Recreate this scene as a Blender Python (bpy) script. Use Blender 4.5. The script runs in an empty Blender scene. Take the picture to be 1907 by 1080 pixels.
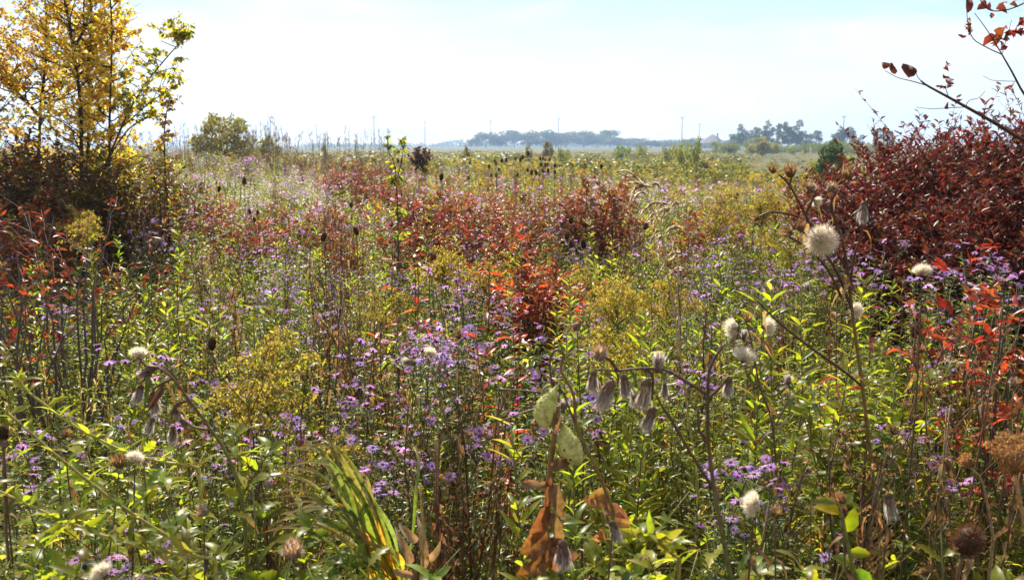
import bpy, math
import numpy as np
from math import radians as R

SC = bpy.context.scene
COL = SC.collection

# ------------------------------------------------------------------ camera, sky, sun, exposure
CAM_Z = 1.65
PITCH = 9.25
HFOV = 60.0
W0, H0 = 1907.0, 1080.0
FPX = (W0 / 2) / math.tan(R(HFOV / 2))
cam = bpy.data.cameras.new('camera')
cam.angle = R(HFOV); cam.clip_start = 0.05; cam.clip_end = 12000
cam.dof.use_dof = True; cam.dof.focus_distance = 2.8; cam.dof.aperture_fstop = 8.0
camo = bpy.data.objects.new('camera', cam); COL.objects.link(camo)
camo.location = (0, 0, CAM_Z); camo.rotation_euler = (R(90 - PITCH), 0, 0)
SC.camera = camo

SUN_EL, SUN_AZ = 46.0, -14.0        # azimuth from +Y, positive towards +X
wd = bpy.data.worlds.new('World'); SC.world = wd; wd.use_nodes = True
nt = wd.node_tree; nt.nodes.clear()
out = nt.nodes.new('ShaderNodeOutputWorld'); bg = nt.nodes.new('ShaderNodeBackground')
sky = nt.nodes.new('ShaderNodeTexSky'); sky.sky_type = 'NISHITA'; sky.sun_disc = False
sky.sun_elevation = R(SUN_EL); sky.sun_rotation = R(SUN_AZ)
sky.air_density = 1.0; sky.dust_density = 0.25; sky.ozone_density = 1.5
tc = nt.nodes.new('ShaderNodeTexCoord'); mp = nt.nodes.new('ShaderNodeMapping')
mp.inputs['Scale'].default_value = (1.6, 1.6, 9.0)
mp.inputs['Rotation'].default_value = (0, R(4), 0)
no = nt.nodes.new('ShaderNodeTexNoise'); no.inputs['Scale'].default_value = 2.3
no.inputs['Detail'].default_value = 6; no.inputs['Roughness'].default_value = 0.5; no.inputs['Distortion'].default_value = 0.4
cr = nt.nodes.new('ShaderNodeValToRGB')
cr.color_ramp.elements[0].position = 0.42; cr.color_ramp.elements[0].color = (0.12, 0.12, 0.12, 1)
cr.color_ramp.elements[1].position = 0.60; cr.color_ramp.elements[1].color = (0.93, 0.93, 0.93, 1)
mx = nt.nodes.new('ShaderNodeMix'); mx.data_type = 'RGBA'
mx.inputs[7].default_value = (7.3, 7.35, 7.65, 1)
L_ = nt.links
L_.new(tc.outputs['Generated'], mp.inputs['Vector']); L_.new(mp.outputs[0], no.inputs['Vector'])
L_.new(no.outputs['Fac'], cr.inputs[0]); L_.new(cr.outputs[0], mx.inputs[0])
L_.new(sky.outputs[0], mx.inputs[6]); L_.new(mx.outputs[2], bg.inputs[0]); L_.new(bg.outputs[0], out.inputs[0])
bg.inputs[1].default_value = 0.063

sl = bpy.data.lights.new('sun', 'SUN'); sl.energy = 4.8; sl.angle = R(0.5); sl.color = (1.0, 0.92, 0.78)
so = bpy.data.objects.new('sun', sl); COL.objects.link(so)
so.rotation_euler = (R(90 - SUN_EL), 0, R(180 - SUN_AZ))
# a sun lamp shines along -Z; after Rx(90-el) and Rz(180-az) it comes from azimuth az in front of the camera
SC.view_settings.view_transform = 'Standard'; SC.view_settings.look = 'None'
SC.view_settings.exposure = 1.2; SC.view_settings.gamma = 1.0
SC.cycles.use_denoising = True
SC.cycles.max_bounces = 8; SC.cycles.diffuse_bounces = 4; SC.cycles.glossy_bounces = 2
SC.cycles.transmission_bounces = 5; SC.cycles.transparent_max_bounces = 8
SC.cycles.volume_bounces = 0
SC.cycles.sample_clamp_indirect = 6.0

rng = np.random.default_rng(7)

# ------------------------------------------------------------------ camera helpers
cp, sp_ = math.cos(R(PITCH)), math.sin(R(PITCH))
def ray(px, py):
    u = (px - W0 / 2) / FPX; v = -(py - H0 / 2) / FPX
    return np.array([u, cp + v * sp_, v * cp - sp_])
def at(px, py, Y):                       # a point of the world seen at that spot of the photo, Y metres in front
    d = ray(px, py); return np.array([0, 0, CAM_Z]) + d * (Y / d[1])
def proj(x, y, z):
    dz = z - CAM_Z
    c = y * cp - dz * sp_; v = y * sp_ + dz * cp
    return W0 / 2 + FPX * x / c, H0 / 2 - FPX * v / c
def gz(x, y):                            # height of the ground
    x = np.asarray(x, float); y = np.asarray(y, float)
    z = 0.62 * np.exp(-(((x + 9) / 8.0) ** 2 + ((y - 24) / 11.0) ** 2))
    z = z + 0.06 * np.sin(x * 0.9 + 1.3) * np.sin(y * 0.7) * np.exp(-((y - 5) / 12) ** 2)
    z = z - 0.15 * np.clip((y - 32) / 60, 0, 1)
    z = z + 0.35 * np.exp(-(((x - 4.5) / 3.0) ** 2 + ((y - 9) / 4.0) ** 2))
    return z

# ------------------------------------------------------------------ mesh builder
def nrm(a):
    return a / np.maximum(np.linalg.norm(a, axis=-1, keepdims=True), 1e-9)
SHAPES = {
    'dia':   [(0.42, 1.0)],
    'dia2':  [(0.30, 0.95), (0.68, 0.72)],
    'lance': [(0.12, 0.55), (0.38, 1.0), (0.70, 0.70)],
    'oval':  [(0.15, 0.65), (0.45, 1.0), (0.78, 0.62)],
    'blade': [(0.2, 1.0), (0.45, 0.9), (0.7, 0.65), (0.88, 0.35)],
    'tooth': [(0.12, 0.30), (0.22, 0.85), (0.27, 0.36), (0.42, 1.1), (0.47, 0.48), (0.63, 0.95), (0.68, 0.42), (0.82, 0.6), (0.86, 0.26)],
    'long':  [(0.1, 0.8), (0.25, 1.0), (0.4, 0.98), (0.55, 0.9), (0.7, 0.75), (0.85, 0.45)],
}
class MB:
    def __init__(s):
        s.V = []; s.F = []; s.C = []; s.M = []; s.n = 0
    def add(s, V, F, C, m=0):
        V = np.asarray(V, np.float32).reshape(-1, 3); F = np.asarray(F, np.int32).reshape(-1, 3)
        C = np.asarray(C, np.float32)
        if C.ndim == 1: C = np.tile(C[:3], (len(V), 1))
        s.V.append(V); s.F.append(F + s.n); s.C.append(C[:, :3]); s.M.append(np.full(len(F), m, np.int32)); s.n += len(V)
    def arrays(s):
        if not s.V: return np.zeros((0, 3), np.float32), np.zeros((0, 3), np.int32), np.zeros((0, 3), np.float32), np.zeros(0, np.int32)
        return np.concatenate(s.V), np.concatenate(s.F), np.concatenate(s.C), np.concatenate(s.M)
    def leaves(s, P, D, N, L, W, C, shape='dia', bend=0.15, fold=0.2, tipc=None, m=0, twist=0.0):
        P = np.asarray(P, float); n = len(P)
        if n == 0: return
        D = nrm(np.asarray(D, float)); N = np.asarray(N, float) + np.zeros_like(D)
        S = nrm(np.cross(D, N)); N = np.cross(S, D)
        L = np.broadcast_to(np.asarray(L, float), (n,)); W = np.broadcast_to(np.asarray(W, float), (n,))
        bend = np.broadcast_to(np.asarray(bend, float), (n,))
        C = np.asarray(C, float)
        if C.ndim == 1: C = np.tile(C, (n, 1))
        rows = SHAPES[shape]; k = len(rows)
        T = [(0, 0, 0)]
        for t, h in rows: T += [(t, -h, fold), (t, 0, 0), (t, h, fold)]
        T.append((1, 0, 0)); T = np.array(T, float); q = len(T)
        t = T[:, 0][None, :, None]; sd = T[:, 1][None, :, None]
        fz = (T[:, 2] * np.abs(T[:, 1]))[None, :, None]
        Lb, Wb, bb = L[:, None, None], W[:, None, None] / 2, bend[:, None, None]
        S2, N2 = S[:, None, :], N[:, None, :]
        if twist:
            a = twist * t * rng.uniform(-1, 1, (n, 1, 1)); S2, N2 = S2 * np.cos(a) + N2 * np.sin(a), N2 * np.cos(a) - S2 * np.sin(a)
        V = P[:, None, :] + D[:, None, :] * (t * Lb * (1 - 0.35 * np.abs(bb) * t)) + S2 * (sd * Wb) + N2 * (fz * Wb) - N[:, None, :] * (bb * t * t * Lb)
        f = [(0, 2, 1), (0, 3, 2)]
        for i in range(k - 1):
            a = 1 + 3 * i; b = a + 3
            f += [(a, a + 1, b + 1), (a, b + 1, b), (a + 1, a + 2, b + 2), (a + 1, b + 2, b + 1)]
        a = 1 + 3 * (k - 1); f += [(a, a + 1, q - 1), (a + 1, a + 2, q - 1)]
        f = np.array(f)
        F = (f[None] + (np.arange(n) * q)[:, None, None]).reshape(-1, 3)
        CC = np.repeat(C[:, None, :], q, 1)
        if tipc is not None:
            tt = np.clip((T[:, 0] - 0.55) / 0.45, 0, 1)[None, :, None] * rng.uniform(0, 1, (n, 1, 1)) ** 2
            CC = CC * (1 - tt) + np.asarray(tipc)[None, None, :] * tt
        s.add(V.reshape(-1, 3), F, CC.reshape(-1, 3), m)
    def tube(s, path, r0, r1=None, C=(0.1, 0.08, 0.03), k=4, m=0):
        path = np.asarray(path, float); n = len(path)
        r = np.linspace(r0, r0 if r1 is None else r1, n) if np.isscalar(r0) else np.asarray(r0, float)
        T = nrm(np.gradient(path, axis=0))
        ref = np.array([0.31, 0.95, 0.05]); ref = np.where(np.abs(T @ ref)[:, None] > 0.93, np.array([1.0, 0, 0.1]), ref)
        A = nrm(np.cross(T, ref)); B = np.cross(T, A)
        an = np.arange(k) * 2 * math.pi / k
        V = path[:, None, :] + r[:, None, None] * (A[:, None, :] * np.cos(an)[None, :, None] + B[:, None, :] * np.sin(an)[None, :, None])
        F = []
        for i in range(n - 1):
            for j in range(k):
                a, b = i * k + j, i * k + (j + 1) % k
                F += [(a, b, b + k), (a, b + k, a + k)]
        for j in range(1, k - 1): F.append(((n - 1) * k, (n - 1) * k + j, (n - 1) * k + j + 1))
        C = np.asarray(C, float)
        if C.ndim == 2 and len(C) == n: C = np.repeat(C, k, 0)
        s.add(V.reshape(-1, 3), F, C, m)
    def hairs(s, P, D, L, w, C, m=0, bend=0.0):
        P = np.asarray(P, float); D = nrm(np.asarray(D, float)); n = len(P)
        L = np.broadcast_to(np.asarray(L, float), (n,))
        q = nrm(rng.normal(size=(n, 3))); S = nrm(np.cross(D, q)); B = np.cross(S, D)
        b = rng.uniform(-1, 1, (n, 1)) * bend
        mid = P + D * L[:, None] * 0.55 + B * b * L[:, None] * 0.3; tip = P + D * L[:, None] + B * b * L[:, None]
        V = np.stack([P - S * w / 2, P + S * w / 2, mid - S * w / 2, mid + S * w / 2, tip], 1)
        f = np.array([(0, 1, 3), (0, 3, 2), (2, 3, 4)])
        C = np.asarray(C, float)
        if C.ndim == 1: C = np.tile(C, (n, 1))
        s.add(V.reshape(-1, 3), (f[None] + (np.arange(n) * 5)[:, None, None]).reshape(-1, 3), np.repeat(C, 5, 0), m)
    def blob(s, c, r, C, ax=(0, 0, 1), seg=8, rings=6, noise=0.0, prof=None, m=0):
        # lathe about an axis, c = centre, r = (radius, half length)
        ax = nrm(np.array(ax, float)); q = np.array([1.0, 0.2, 0.1]) if abs(ax[0]) < 0.9 else np.array([0, 1.0, 0])
        A = nrm(np.cross(ax, q)); B = np.cross(ax, A); V = []
        for i in range(rings + 1):
            t = -1 + 2 * i / rings; rr = prof(t) if prof else math.sqrt(max(0, 1 - t * t)) + 0.001
            for j in range(seg):
                a = 2 * math.pi * j / seg; w = r[0] * rr * (1 + rng.uniform(-noise, noise))
                V.append(np.asarray(c) + ax * t * r[1] + (A * math.cos(a) + B * math.sin(a)) * w)
        F = []
        for i in range(rings):
            for j in range(seg):
                a, b = i * seg + j, i * seg + (j + 1) % seg
                F += [(a, b, b + seg), (a, b + seg, a + seg)]
        s.add(V, F, C, m)
    def mesh(s, name, mats, smooth=False):
        V, F, C, M = s.arrays()
        return to_mesh(name, V, F, C, M, mats, smooth)
def to_mesh(name, V, F, C, M, mats, smooth=False):
    me = bpy.data.meshes.new(name)
    me.vertices.add(len(V)); me.vertices.foreach_set('co', np.ascontiguousarray(V, np.float32).ravel())
    me.loops.add(len(F) * 3); me.loops.foreach_set('vertex_index', np.ascontiguousarray(F, np.int32).ravel())
    me.polygons.add(len(F)); me.polygons.foreach_set('loop_start', np.arange(0, len(F) * 3, 3, dtype=np.int32))
    try: me.polygons.foreach_set('loop_total', np.full(len(F), 3, np.int32))
    except Exception: pass
    if not isinstance(mats, (list, tuple)): mats = [mats]
    for mt in mats: me.materials.append(mt)
    if len(mats) > 1: me.polygons.foreach_set('material_index', np.ascontiguousarray(M, np.int32))
    a = me.attributes.new('col', 'FLOAT_COLOR', 'POINT')
    c4 = np.ones((len(V), 4), np.float32); c4[:, :3] = C; a.data.foreach_set('color', c4.ravel())
    me.update(calc_edges=True)
    if smooth: me.polygons.foreach_set('use_smooth', np.ones(len(F), bool))
    return me
def pal(cols, n, v=0.25, w=None, g=None):
    g = g or rng
    cols = np.array(cols, float); i = g.choice(len(cols), n, p=(np.array(w) / np.sum(w) if w is not None else None))
    c = cols[i] * (1 + g.uniform(-v, v, (n, 1))) * (1 + g.uniform(-0.08, 0.08, (n, 3)))
    return np.clip(c, 0.002, 0.9)

# ------------------------------------------------------------------ materials
def mat_leaf(name, rough=0.4, spec=0.5, trans=0.4, tint=(1.9, 2.1, 0.9), vary=0.25, hue=0.02, blotch=0.6):
    m = bpy.data.materials.new(name); m.use_nodes = True; t = m.node_tree; t.nodes.clear(); L = t.links
    o = t.nodes.new('ShaderNodeOutputMaterial'); a = t.nodes.new('ShaderNodeAttribute'); a.attribute_name = 'col'
    hs = t.nodes.new('ShaderNodeHueSaturation'); oi = t.nodes.new('ShaderNodeObjectInfo')
    def rngmap(src, lo, hi):
        r = t.nodes.new('ShaderNodeMapRange'); r.inputs[3].default_value = lo; r.inputs[4].default_value = hi
        L.new(src, r.inputs[0]); return r.outputs[0]
    L.new(rngmap(oi.outputs['Random'], 1 - vary, 1 + vary), hs.inputs['Value'])
    mu = t.nodes.new('ShaderNodeMath'); mu.operation = 'MULTIPLY'; mu.inputs[1].default_value = 7.31
    fr = t.nodes.new('ShaderNodeMath'); fr.operation = 'FRACT'
    L.new(oi.outputs['Random'], mu.inputs[0]); L.new(mu.outputs[0], fr.inputs[0])
    L.new(rngmap(fr.outputs[0], 0.5 - hue, 0.5 + hue), hs.inputs['Hue'])
    tco = t.nodes.new('ShaderNodeTexCoord'); nz = t.nodes.new('ShaderNodeTexNoise'); nz.inputs['Scale'].default_value = 95.0; nz.inputs['Detail'].default_value = 3
    L.new(tco.outputs['Object'], nz.inputs['Vector'])
    ba = t.nodes.new('ShaderNodeMix'); ba.data_type = 'RGBA'; ba.blend_type = 'MULTIPLY'; ba.inputs[0].default_value = blotch
    rp = t.nodes.new('ShaderNodeValToRGB'); rp.color_ramp.elements[0].position = 0.38; rp.color_ramp.elements[0].color = (0.55, 0.42, 0.35, 1)
    rp.color_ramp.elements[1].position = 0.55; rp.color_ramp.elements[1].color = (1.12, 1.12, 1.1, 1)
    L.new(nz.outputs['Fac'], rp.inputs[0]); L.new(a.outputs['Color'], ba.inputs[6]); L.new(rp.outputs[0], ba.inputs[7]); L.new(ba.outputs[2], hs.inputs['Color'])
    p = t.nodes.new('ShaderNodeBsdfPrincipled'); p.inputs['Roughness'].default_value = rough
    p.inputs['Specular IOR Level'].default_value = spec
    L.new(hs.outputs[0], p.inputs['Base Color'])
    if trans > 0:
        tr = t.nodes.new('ShaderNodeBsdfTranslucent'); mc = t.nodes.new('ShaderNodeMix'); mc.data_type = 'RGBA'; mc.blend_type = 'MULTIPLY'
        mc.inputs[0].default_value = 1.0; mc.inputs[7].default_value = (*tint, 1); L.new(hs.outputs[0], mc.inputs[6])
        L.new(mc.outputs[2], tr.inputs['Color'])
        ms = t.nodes.new('ShaderNodeMixShader'); ms.inputs[0].default_value = trans
        L.new(p.outputs[0], ms.inputs[1]); L.new(tr.outputs[0], ms.inputs[2]); L.new(ms.outputs[0], o.inputs[0])
    else: L.new(p.outputs[0], o.inputs[0])
    return m
M_GREEN = mat_leaf('green_leaf', 0.34, 0.17, 0.55, (2.9, 2.9, 0.75), blotch=0.4)
M_DRYLEAF = mat_leaf('dry_leaf', 0.6, 0.3, 0.4, (1.7, 1.35, 0.8), 0.2)
M_RED = mat_leaf('red_leaf', 0.36, 0.25, 0.45, (2.2, 1.6, 1.0), 0.25, 0.015)
M_MAROON = mat_leaf('maroon_leaf', 0.40, 0.2, 0.38, (2.0, 1.4, 1.0), 0.15, 0.01)
M_YELLOW = mat_leaf('yellow_leaf', 0.5, 0.3, 0.68, (1.7, 1.7, 1.0), 0.1, blotch=0.3)
M_STEM = mat_leaf('plant_stem', 0.55, 0.3, 0.0, vary=0.25)
M_PETAL = mat_leaf('petal', 0.6, 0.2, 0.5, (1.35, 1.2, 1.25), 0.2, 0.03, 0.0)
M_BLOOM = mat_leaf('bloom', 0.8, 0.1, 0.45, (1.6, 1.6, 0.9), 0.15, 0.01, 0.0)
M_FLUFF = mat_leaf('seed_fluff', 0.8, 0.1, 0.7, (1.05, 1.05, 1.05), 0.05, 0.005, 0.0)
M_GRASS = mat_leaf('grass_blade', 0.36, 0.22, 0.5, (2.3, 2.3, 0.9), 0.2)
M_FAR = mat_leaf('far_foliage', 0.7, 0.2, 0.35, (2.0, 2.1, 1.0), 0.15, 0.02, 0.0)
M_BARK = mat_leaf('bark', 0.8, 0.2, 0.0, vary=0.1)
def mat_plain(name, rough=0.6, spec=0.3, metal=0.0, noise=None):
    m = bpy.data.materials.new(name); m.use_nodes = True; t = m.node_tree
    p = t.nodes['Principled BSDF']; a = t.nodes.new('ShaderNodeAttribute'); a.attribute_name = 'col'
    t.links.new(a.outputs['Color'], p.inputs['Base Color'])
    p.inputs['Roughness'].default_value = rough; p.inputs['Specular IOR Level'].default_value = spec; p.inputs['Metallic'].default_value = metal
    return m
M_METAL = mat_plain('galvanised_metal', 0.5, 0.5, 0.3)
M_ROOF = mat_plain('roof_shingle', 0.8)
M_POD = mat_leaf('pod_skin', 0.5, 0.15, 0.25, (1.5, 1.5, 0.8), 0.05, 0.005)

def mat_ground():
    m = bpy.data.materials.new('soil_and_field'); m.use_nodes = True; t = m.node_tree; L = t.links
    p = t.nodes['Principled BSDF']; g = t.nodes.new('ShaderNodeNewGeometry')
    def noise(s, d=6):
        n = t.nodes.new('ShaderNodeTexNoise'); n.inputs['Scale'].default_value = s; n.inputs['Detail'].default_value = d; L.new(g.outputs['Position'], n.inputs['Vector']); return n
    n1, n2, n3 = noise(9), noise(0.05), noise(0.6)
    r1 = t.nodes.new('ShaderNodeValToRGB'); e = r1.color_ramp.elements
    e[0].position = 0.35; e[0].color = (0.08, 0.062, 0.032, 1); e[1].position = 0.65; e[1].color = (0.22, 0.17, 0.085, 1)
    r2 = t.nodes.new('ShaderNodeValToRGB'); e = r2.color_ramp.elements
    e[0].position = 0.40; e[0].color = (0.06, 0.075, 0.025, 1); e[1].position = 0.60; e[1].color = (0.14, 0.12, 0.05, 1)
    L.new(n1.outputs['Fac'], r1.inputs[0])
    ad = t.nodes.new('ShaderNodeMix'); ad.inputs[0].default_value = 0.5; L.new(n2.outputs['Fac'], ad.inputs[2]); L.new(n3.outputs['Fac'], ad.inputs[3]); L.new(ad.outputs[0], r2.inputs[0])
    sx = t.nodes.new('ShaderNodeSeparateXYZ'); L.new(g.outputs['Position'], sx.inputs[0])
    mr = t.nodes.new('ShaderNodeMapRange'); mr.inputs[1].default_value = 12; mr.inputs[2].default_value = 45; L.new(sx.outputs['Y'], mr.inputs[0])
    mx = t.nodes.new('ShaderNodeMix'); mx.data_type = 'RGBA'; L.new(mr.outputs[0], mx.inputs[0]); L.new(r1.outputs[0], mx.inputs[6]); L.new(r2.outputs[0], mx.inputs[7])
    L.new(mx.outputs[2], p.inputs['Base Color']); p.inputs['Roughness'].default_value = 0.9; p.inputs['Specular IOR Level'].default_value = 0.1
    b = t.nodes.new('ShaderNodeBump'); b.inputs['Strength'].default_value = 0.6; b.inputs['Distance'].default_value = 0.05
    L.new(n1.outputs['Fac'], b.inputs['Height']); L.new(b.outputs[0], p.inputs['Normal'])
    return m

# ------------------------------------------------------------------ things
def tag(o, label=None, cat=None, group=None, kind=None):
    if label: o['label'] = label
    if cat: o['category'] = cat
    if group: o['group'] = group
    if kind: o['kind'] = kind
    return o
def empty(name, loc=(0, 0, 0), rz=0.0, s=1.0):
    o = bpy.data.objects.new(name, None); COL.objects.link(o); o.location = loc; o.rotation_euler = (0, 0, rz); o.scale = (s, s, s)
    o.empty_display_size = 0.1
    return o
def part(name, me, parent=None):
    o = bpy.data.objects.new(name, me); COL.objects.link(o); o.parent = parent; return o
def stuff(name, mb, mats, label, cat):
    me = mb.mesh(name, mats); o = part(name, me); tag(o, label, cat, None, 'stuff'); return o
def kids(o): return [c for c in CH.get(o.name, [])]
CH = {}
class Kind:
    """several built variants of one kind of plant; put() places the first of each and copies it after that."""
    def __init__(s, name, cat, variants):
        s.name, s.cat, s.var = name, cat, variants      # variant: list of (part name, mesh, [sub placements])
        s.proto = {}; s.count = 0
    def put(s, x, y, z, rz, sc, label, group, tilt=(0, 0), v=None):
        v = s.count % len(s.var) if v is None else v
        s.count += 1
        if v not in s.proto:
            o = empty(s.name); ch = []
            for pn, me, subs in s.var[v]:
                if subs is None: ch.append(part(pn, me, o))
                else:
                    for (mt, loc, rot, scl) in subs:
                        c = part(pn, mt, o); c.location = loc; c.rotation_euler = rot; c.scale = (scl,) * 3; ch.append(c)
            s.proto[v] = (o, ch); r = o
        else:
            src, ch = s.proto[v]
            r = src.copy(); COL.objects.link(r)
            for c in ch:
                d = c.copy(); COL.objects.link(d); d.parent = r
        r.location = (x, y, z); r.rotation_euler = (tilt[0], tilt[1], rz); r.scale = (sc,) * 3
        tag(r, label, s.cat, group)
        return r
def curve3(a, b, n=6, sag=0.0, wob=0.0, g=None):
    g = g or rng
    a, b = np.asarray(a, float), np.asarray(b, float); t = np.linspace(0, 1, n)[:, None]
    p = a + (b - a) * t; p[:, 2] += (np.sin(t[:, 0] * math.pi) * sag)
    if wob: p[1:-1] += g.normal(0, wob, (n - 2, 3))
    return p
def smooth_path(pts, n=4):
    pts = [np.asarray(p, float) for p in pts]; out_ = []
    P = [2 * pts[0] - pts[1]] + pts + [2 * pts[-1] - pts[-2]]
    for i in range(1, len(P) - 2):
        for k in range(n):
            t = k / n
            out_.append(0.5 * ((2 * P[i]) + (-P[i - 1] + P[i + 1]) * t + (2 * P[i - 1] - 5 * P[i] + 4 * P[i + 1] - P[i + 2]) * t * t + (-P[i - 1] + 3 * P[i] - 3 * P[i + 1] + P[i + 2]) * t ** 3))
    out_.append(pts[-1]); return np.array(out_)
def sample(path, t):
    path = np.asarray(path); n = len(path) - 1; t = np.clip(np.asarray(t), 0, 0.9999) * n; i = t.astype(int); f = (t - i)[:, None]
    return path[i] * (1 - f) + path[i + 1] * f, nrm(path[i + 1] - path[i])
def rot_z(a): return np.array([[math.cos(a), -math.sin(a), 0], [math.sin(a), math.cos(a), 0], [0, 0, 1]])
UP = np.array([0, 0, 1.0])
def stem_leaves(mb, path, n, L, W, col, shape, t0=0.1, t1=1.0, up=0.5, bend=0.4, taper=0.5, tipc=None, m=0, phi=2.4, jit=0.3, twist=0.0, g=None):
    g = g or rng
    t = np.sort(g.uniform(t0, t1, n)); P, T = sample(path, t)
    a = np.arange(n) * phi + g.uniform(0, 6) + g.normal(0, jit, n)
    D = np.stack([np.cos(a), np.sin(a), np.zeros(n)], 1) + UP * (up + g.normal(0, 0.25, (n, 1)))
    s = (1 - taper * (t - t0) / (t1 - t0 + 1e-6)) * g.uniform(0.75, 1.25, n)
    mb.leaves(P, D, UP + g.normal(0, 0.38, (n, 3)), L * s, W * s, col, shape, bend * g.uniform(0.4, 1.5, n), 0.3, tipc, m, twist)

GREENS = [(0.100, 0.138, 0.032), (0.125, 0.158, 0.032), (0.080, 0.118, 0.036), (0.155, 0.168, 0.036), (0.15, 0.13, 0.06)]
BRIGHT = [(0.145, 0.180, 0.026), (0.17, 0.190, 0.028), (0.12, 0.160, 0.028), (0.15, 0.17, 0.03), (0.18, 0.17, 0.05)]
GREY = [(0.11, 0.135, 0.070), (0.09, 0.125, 0.052), (0.14, 0.16, 0.085)]
BROWNS = [(0.13, 0.08, 0.042), (0.19, 0.12, 0.065), (0.085, 0.05, 0.03), (0.26, 0.18, 0.10)]
TANS = [(0.30, 0.22, 0.12), (0.38, 0.30, 0.18), (0.22, 0.15, 0.07)]
REDS = [(0.20, 0.034, 0.018), (0.25, 0.065, 0.024), (0.15, 0.024, 0.02), (0.26, 0.10, 0.04), (0.13, 0.065, 0.03), (0.10, 0.09, 0.035)]
ORANGES = [(0.30, 0.08, 0.025), (0.24, 0.05, 0.02), (0.34, 0.13, 0.03), (0.17, 0.03, 0.016), (0.14, 0.09, 0.03)]
MAROON = [(0.085, 0.022, 0.020), (0.12, 0.024, 0.020), (0.19, 0.032, 0.022), (0.06, 0.022, 0.018), (0.13, 0.055, 0.03)]
PURPLES = [(0.56, 0.31, 0.74), (0.64, 0.42, 0.80), (0.47, 0.26, 0.70), (0.60, 0.30, 0.66)]
GOLD = [(0.36, 0.27, 0.06), (0.27, 0.20, 0.05), (0.42, 0.32, 0.07), (0.22, 0.15, 0.05)]
YEL = [(0.68, 0.50, 0.07), (0.64, 0.43, 0.06), (0.54, 0.46, 0.07), (0.36, 0.37, 0.06), (0.60, 0.36, 0.05), (0.40, 0.22, 0.06)]

# ------------------------------------------------------------------ plant builders: each returns {part: MB}
def flower_mb(near=True, hue=0, m=(0, 0)):
    """one aster flower head, axis +Z, about 3.4 cm across"""
    mb = MB(); n = 26 if near else 8
    a = np.arange(n) * 2 * math.pi / n + rng.normal(0, 0.06, n)
    lift = rng.uniform(0.05, 0.5)
    D = np.stack([np.cos(a), np.sin(a), lift + rng.normal(0, 0.12, n)], 1)
    P = D * np.array([0.003, 0.003, 0]); L = rng.uniform(0.013, 0.018, n) if near else np.full(n, 0.017)
    base = np.array(PURPLES[hue % 4])
    C = base * rng.uniform(0.85, 1.2, (n, 1))
    mb.leaves(P, D, UP, L, 0.0022 if near else 0.008, C, 'dia2' if near else 'dia', 0.15, 0.1, None, m[0])
    dc = (0.38, 0.22, 0.03) if hue != 2 else (0.22, 0.08, 0.04)
    if near:
        mb.blob((0, 0, 0.001), (0.0042, 0.003), dc, seg=7, rings=3, noise=0.1, m=m[0])
        mb.blob((0, 0, -0.005), (0.0045, 0.006), (0.06, 0.09, 0.03), seg=6, rings=3, noise=0.15, m=m[0])
    return mb
def aster(g, h=1.1, stems=5, nleaf=34, nfl=26, near=True, leafL=0.05, white=False, spread=0.16):
    st, fo, fl = MB(), MB(), []; st.br = []
    for s in range(stems):
        a = g.uniform(0, 6.28); r = g.uniform(0.3, 1) * spread; hh = h * g.uniform(0.82, 1.0)
        top = np.array([math.cos(a) * r, math.sin(a) * r, hh * 0.82])
        path = curve3((math.cos(a) * 0.02, math.sin(a) * 0.02, 0), top, 7, 0, 0.008, g)
        cs = np.linspace(0, 1, 7)[:, None]; C = np.array([0.11, 0.07, 0.04]) * (1 - cs) + np.array([0.12, 0.13, 0.05]) * cs
        st.tube(path, 0.0032, 0.0018, C, 4 if near else 3); st.br.append(path + 0.0008)
        nl = nleaf
        stem_leaves(fo, path, nl, leafL, leafL * 0.22, pal(GREY if not near else GREY + GREENS, nl, 0.25, g=g), 'lance' if near else 'dia', 0.35, 1, 0.5, 0.5, 0.3, (0.2, 0.15, 0.05), g=g)
        nb_ = nl // 3
        stem_leaves(fo, path, nb_, leafL * 0.9, leafL * 0.22, pal(BROWNS, nb_, 0.25, g=g), 'dia', 0.05, 0.45, -0.6, 0.8, 0.0, g=g)
        nbr = max(2, int(g.integers(2, 5)) if near else 3)
        for b in range(nbr):
            t = g.uniform(0.80, 1.0); P, T = sample(path, [t]); P = P[0]
            aa = g.uniform(0, 6.28); ln = h * g.uniform(0.08, 0.17)
            e = P + np.array([math.cos(aa) * ln * 0.45, math.sin(aa) * ln * 0.45, ln * 0.95 + (1 - t) * 0.4 * h])
            bp = curve3(P, e, 4, 0, 0.004, g); st.tube(bp, 0.0014, 0.0008, (0.08, 0.08, 0.035), 3); st.br.append(bp + 0.0005)
            k = 12 if near else 4
            stem_leaves(fo, bp, k, leafL * 0.55, leafL * 0.12, pal(GREY, k, g=g), 'dia', 0.1, 1, 0.5, 0.3, 0.2, g=g)
            m = max(1, nfl // (stems * nbr)) + int(g.integers(0, 2))
            for q in range(m):
                off = g.normal(0, 0.021, 3); off[2] = abs(off[2]) * 0.6
                tip = e + off; tl = np.array([g.normal(0, 0.5), g.normal(0, 0.5) - 0.15, 1.0])
                st.tube(np.array([e - (e - P) * 0.15, tip - UP * 0.004]), 0.0008, 0.0006, (0.08, 0.09, 0.04), 3)
                fl.append((tip, nrm(tl), g.uniform(0.55, 1.05)))
    return st, fo, fl
def axis_rot(d):
    """euler XYZ turning +Z onto d"""
    d = nrm(np.asarray(d, float)); return (0.0, math.acos(max(-1, min(1, d[2]))), math.atan2(d[1], d[0]))
def axis_mat(d):
    d = nrm(np.asarray(d, float)); q = np.array([1.0, 0, 0]) if abs(d[0]) < 0.9 else np.array([0, 1.0, 0])
    a = nrm(np.cross(q, d)); b = np.cross(d, a); return np.stack([a, b, d], 1)
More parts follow.
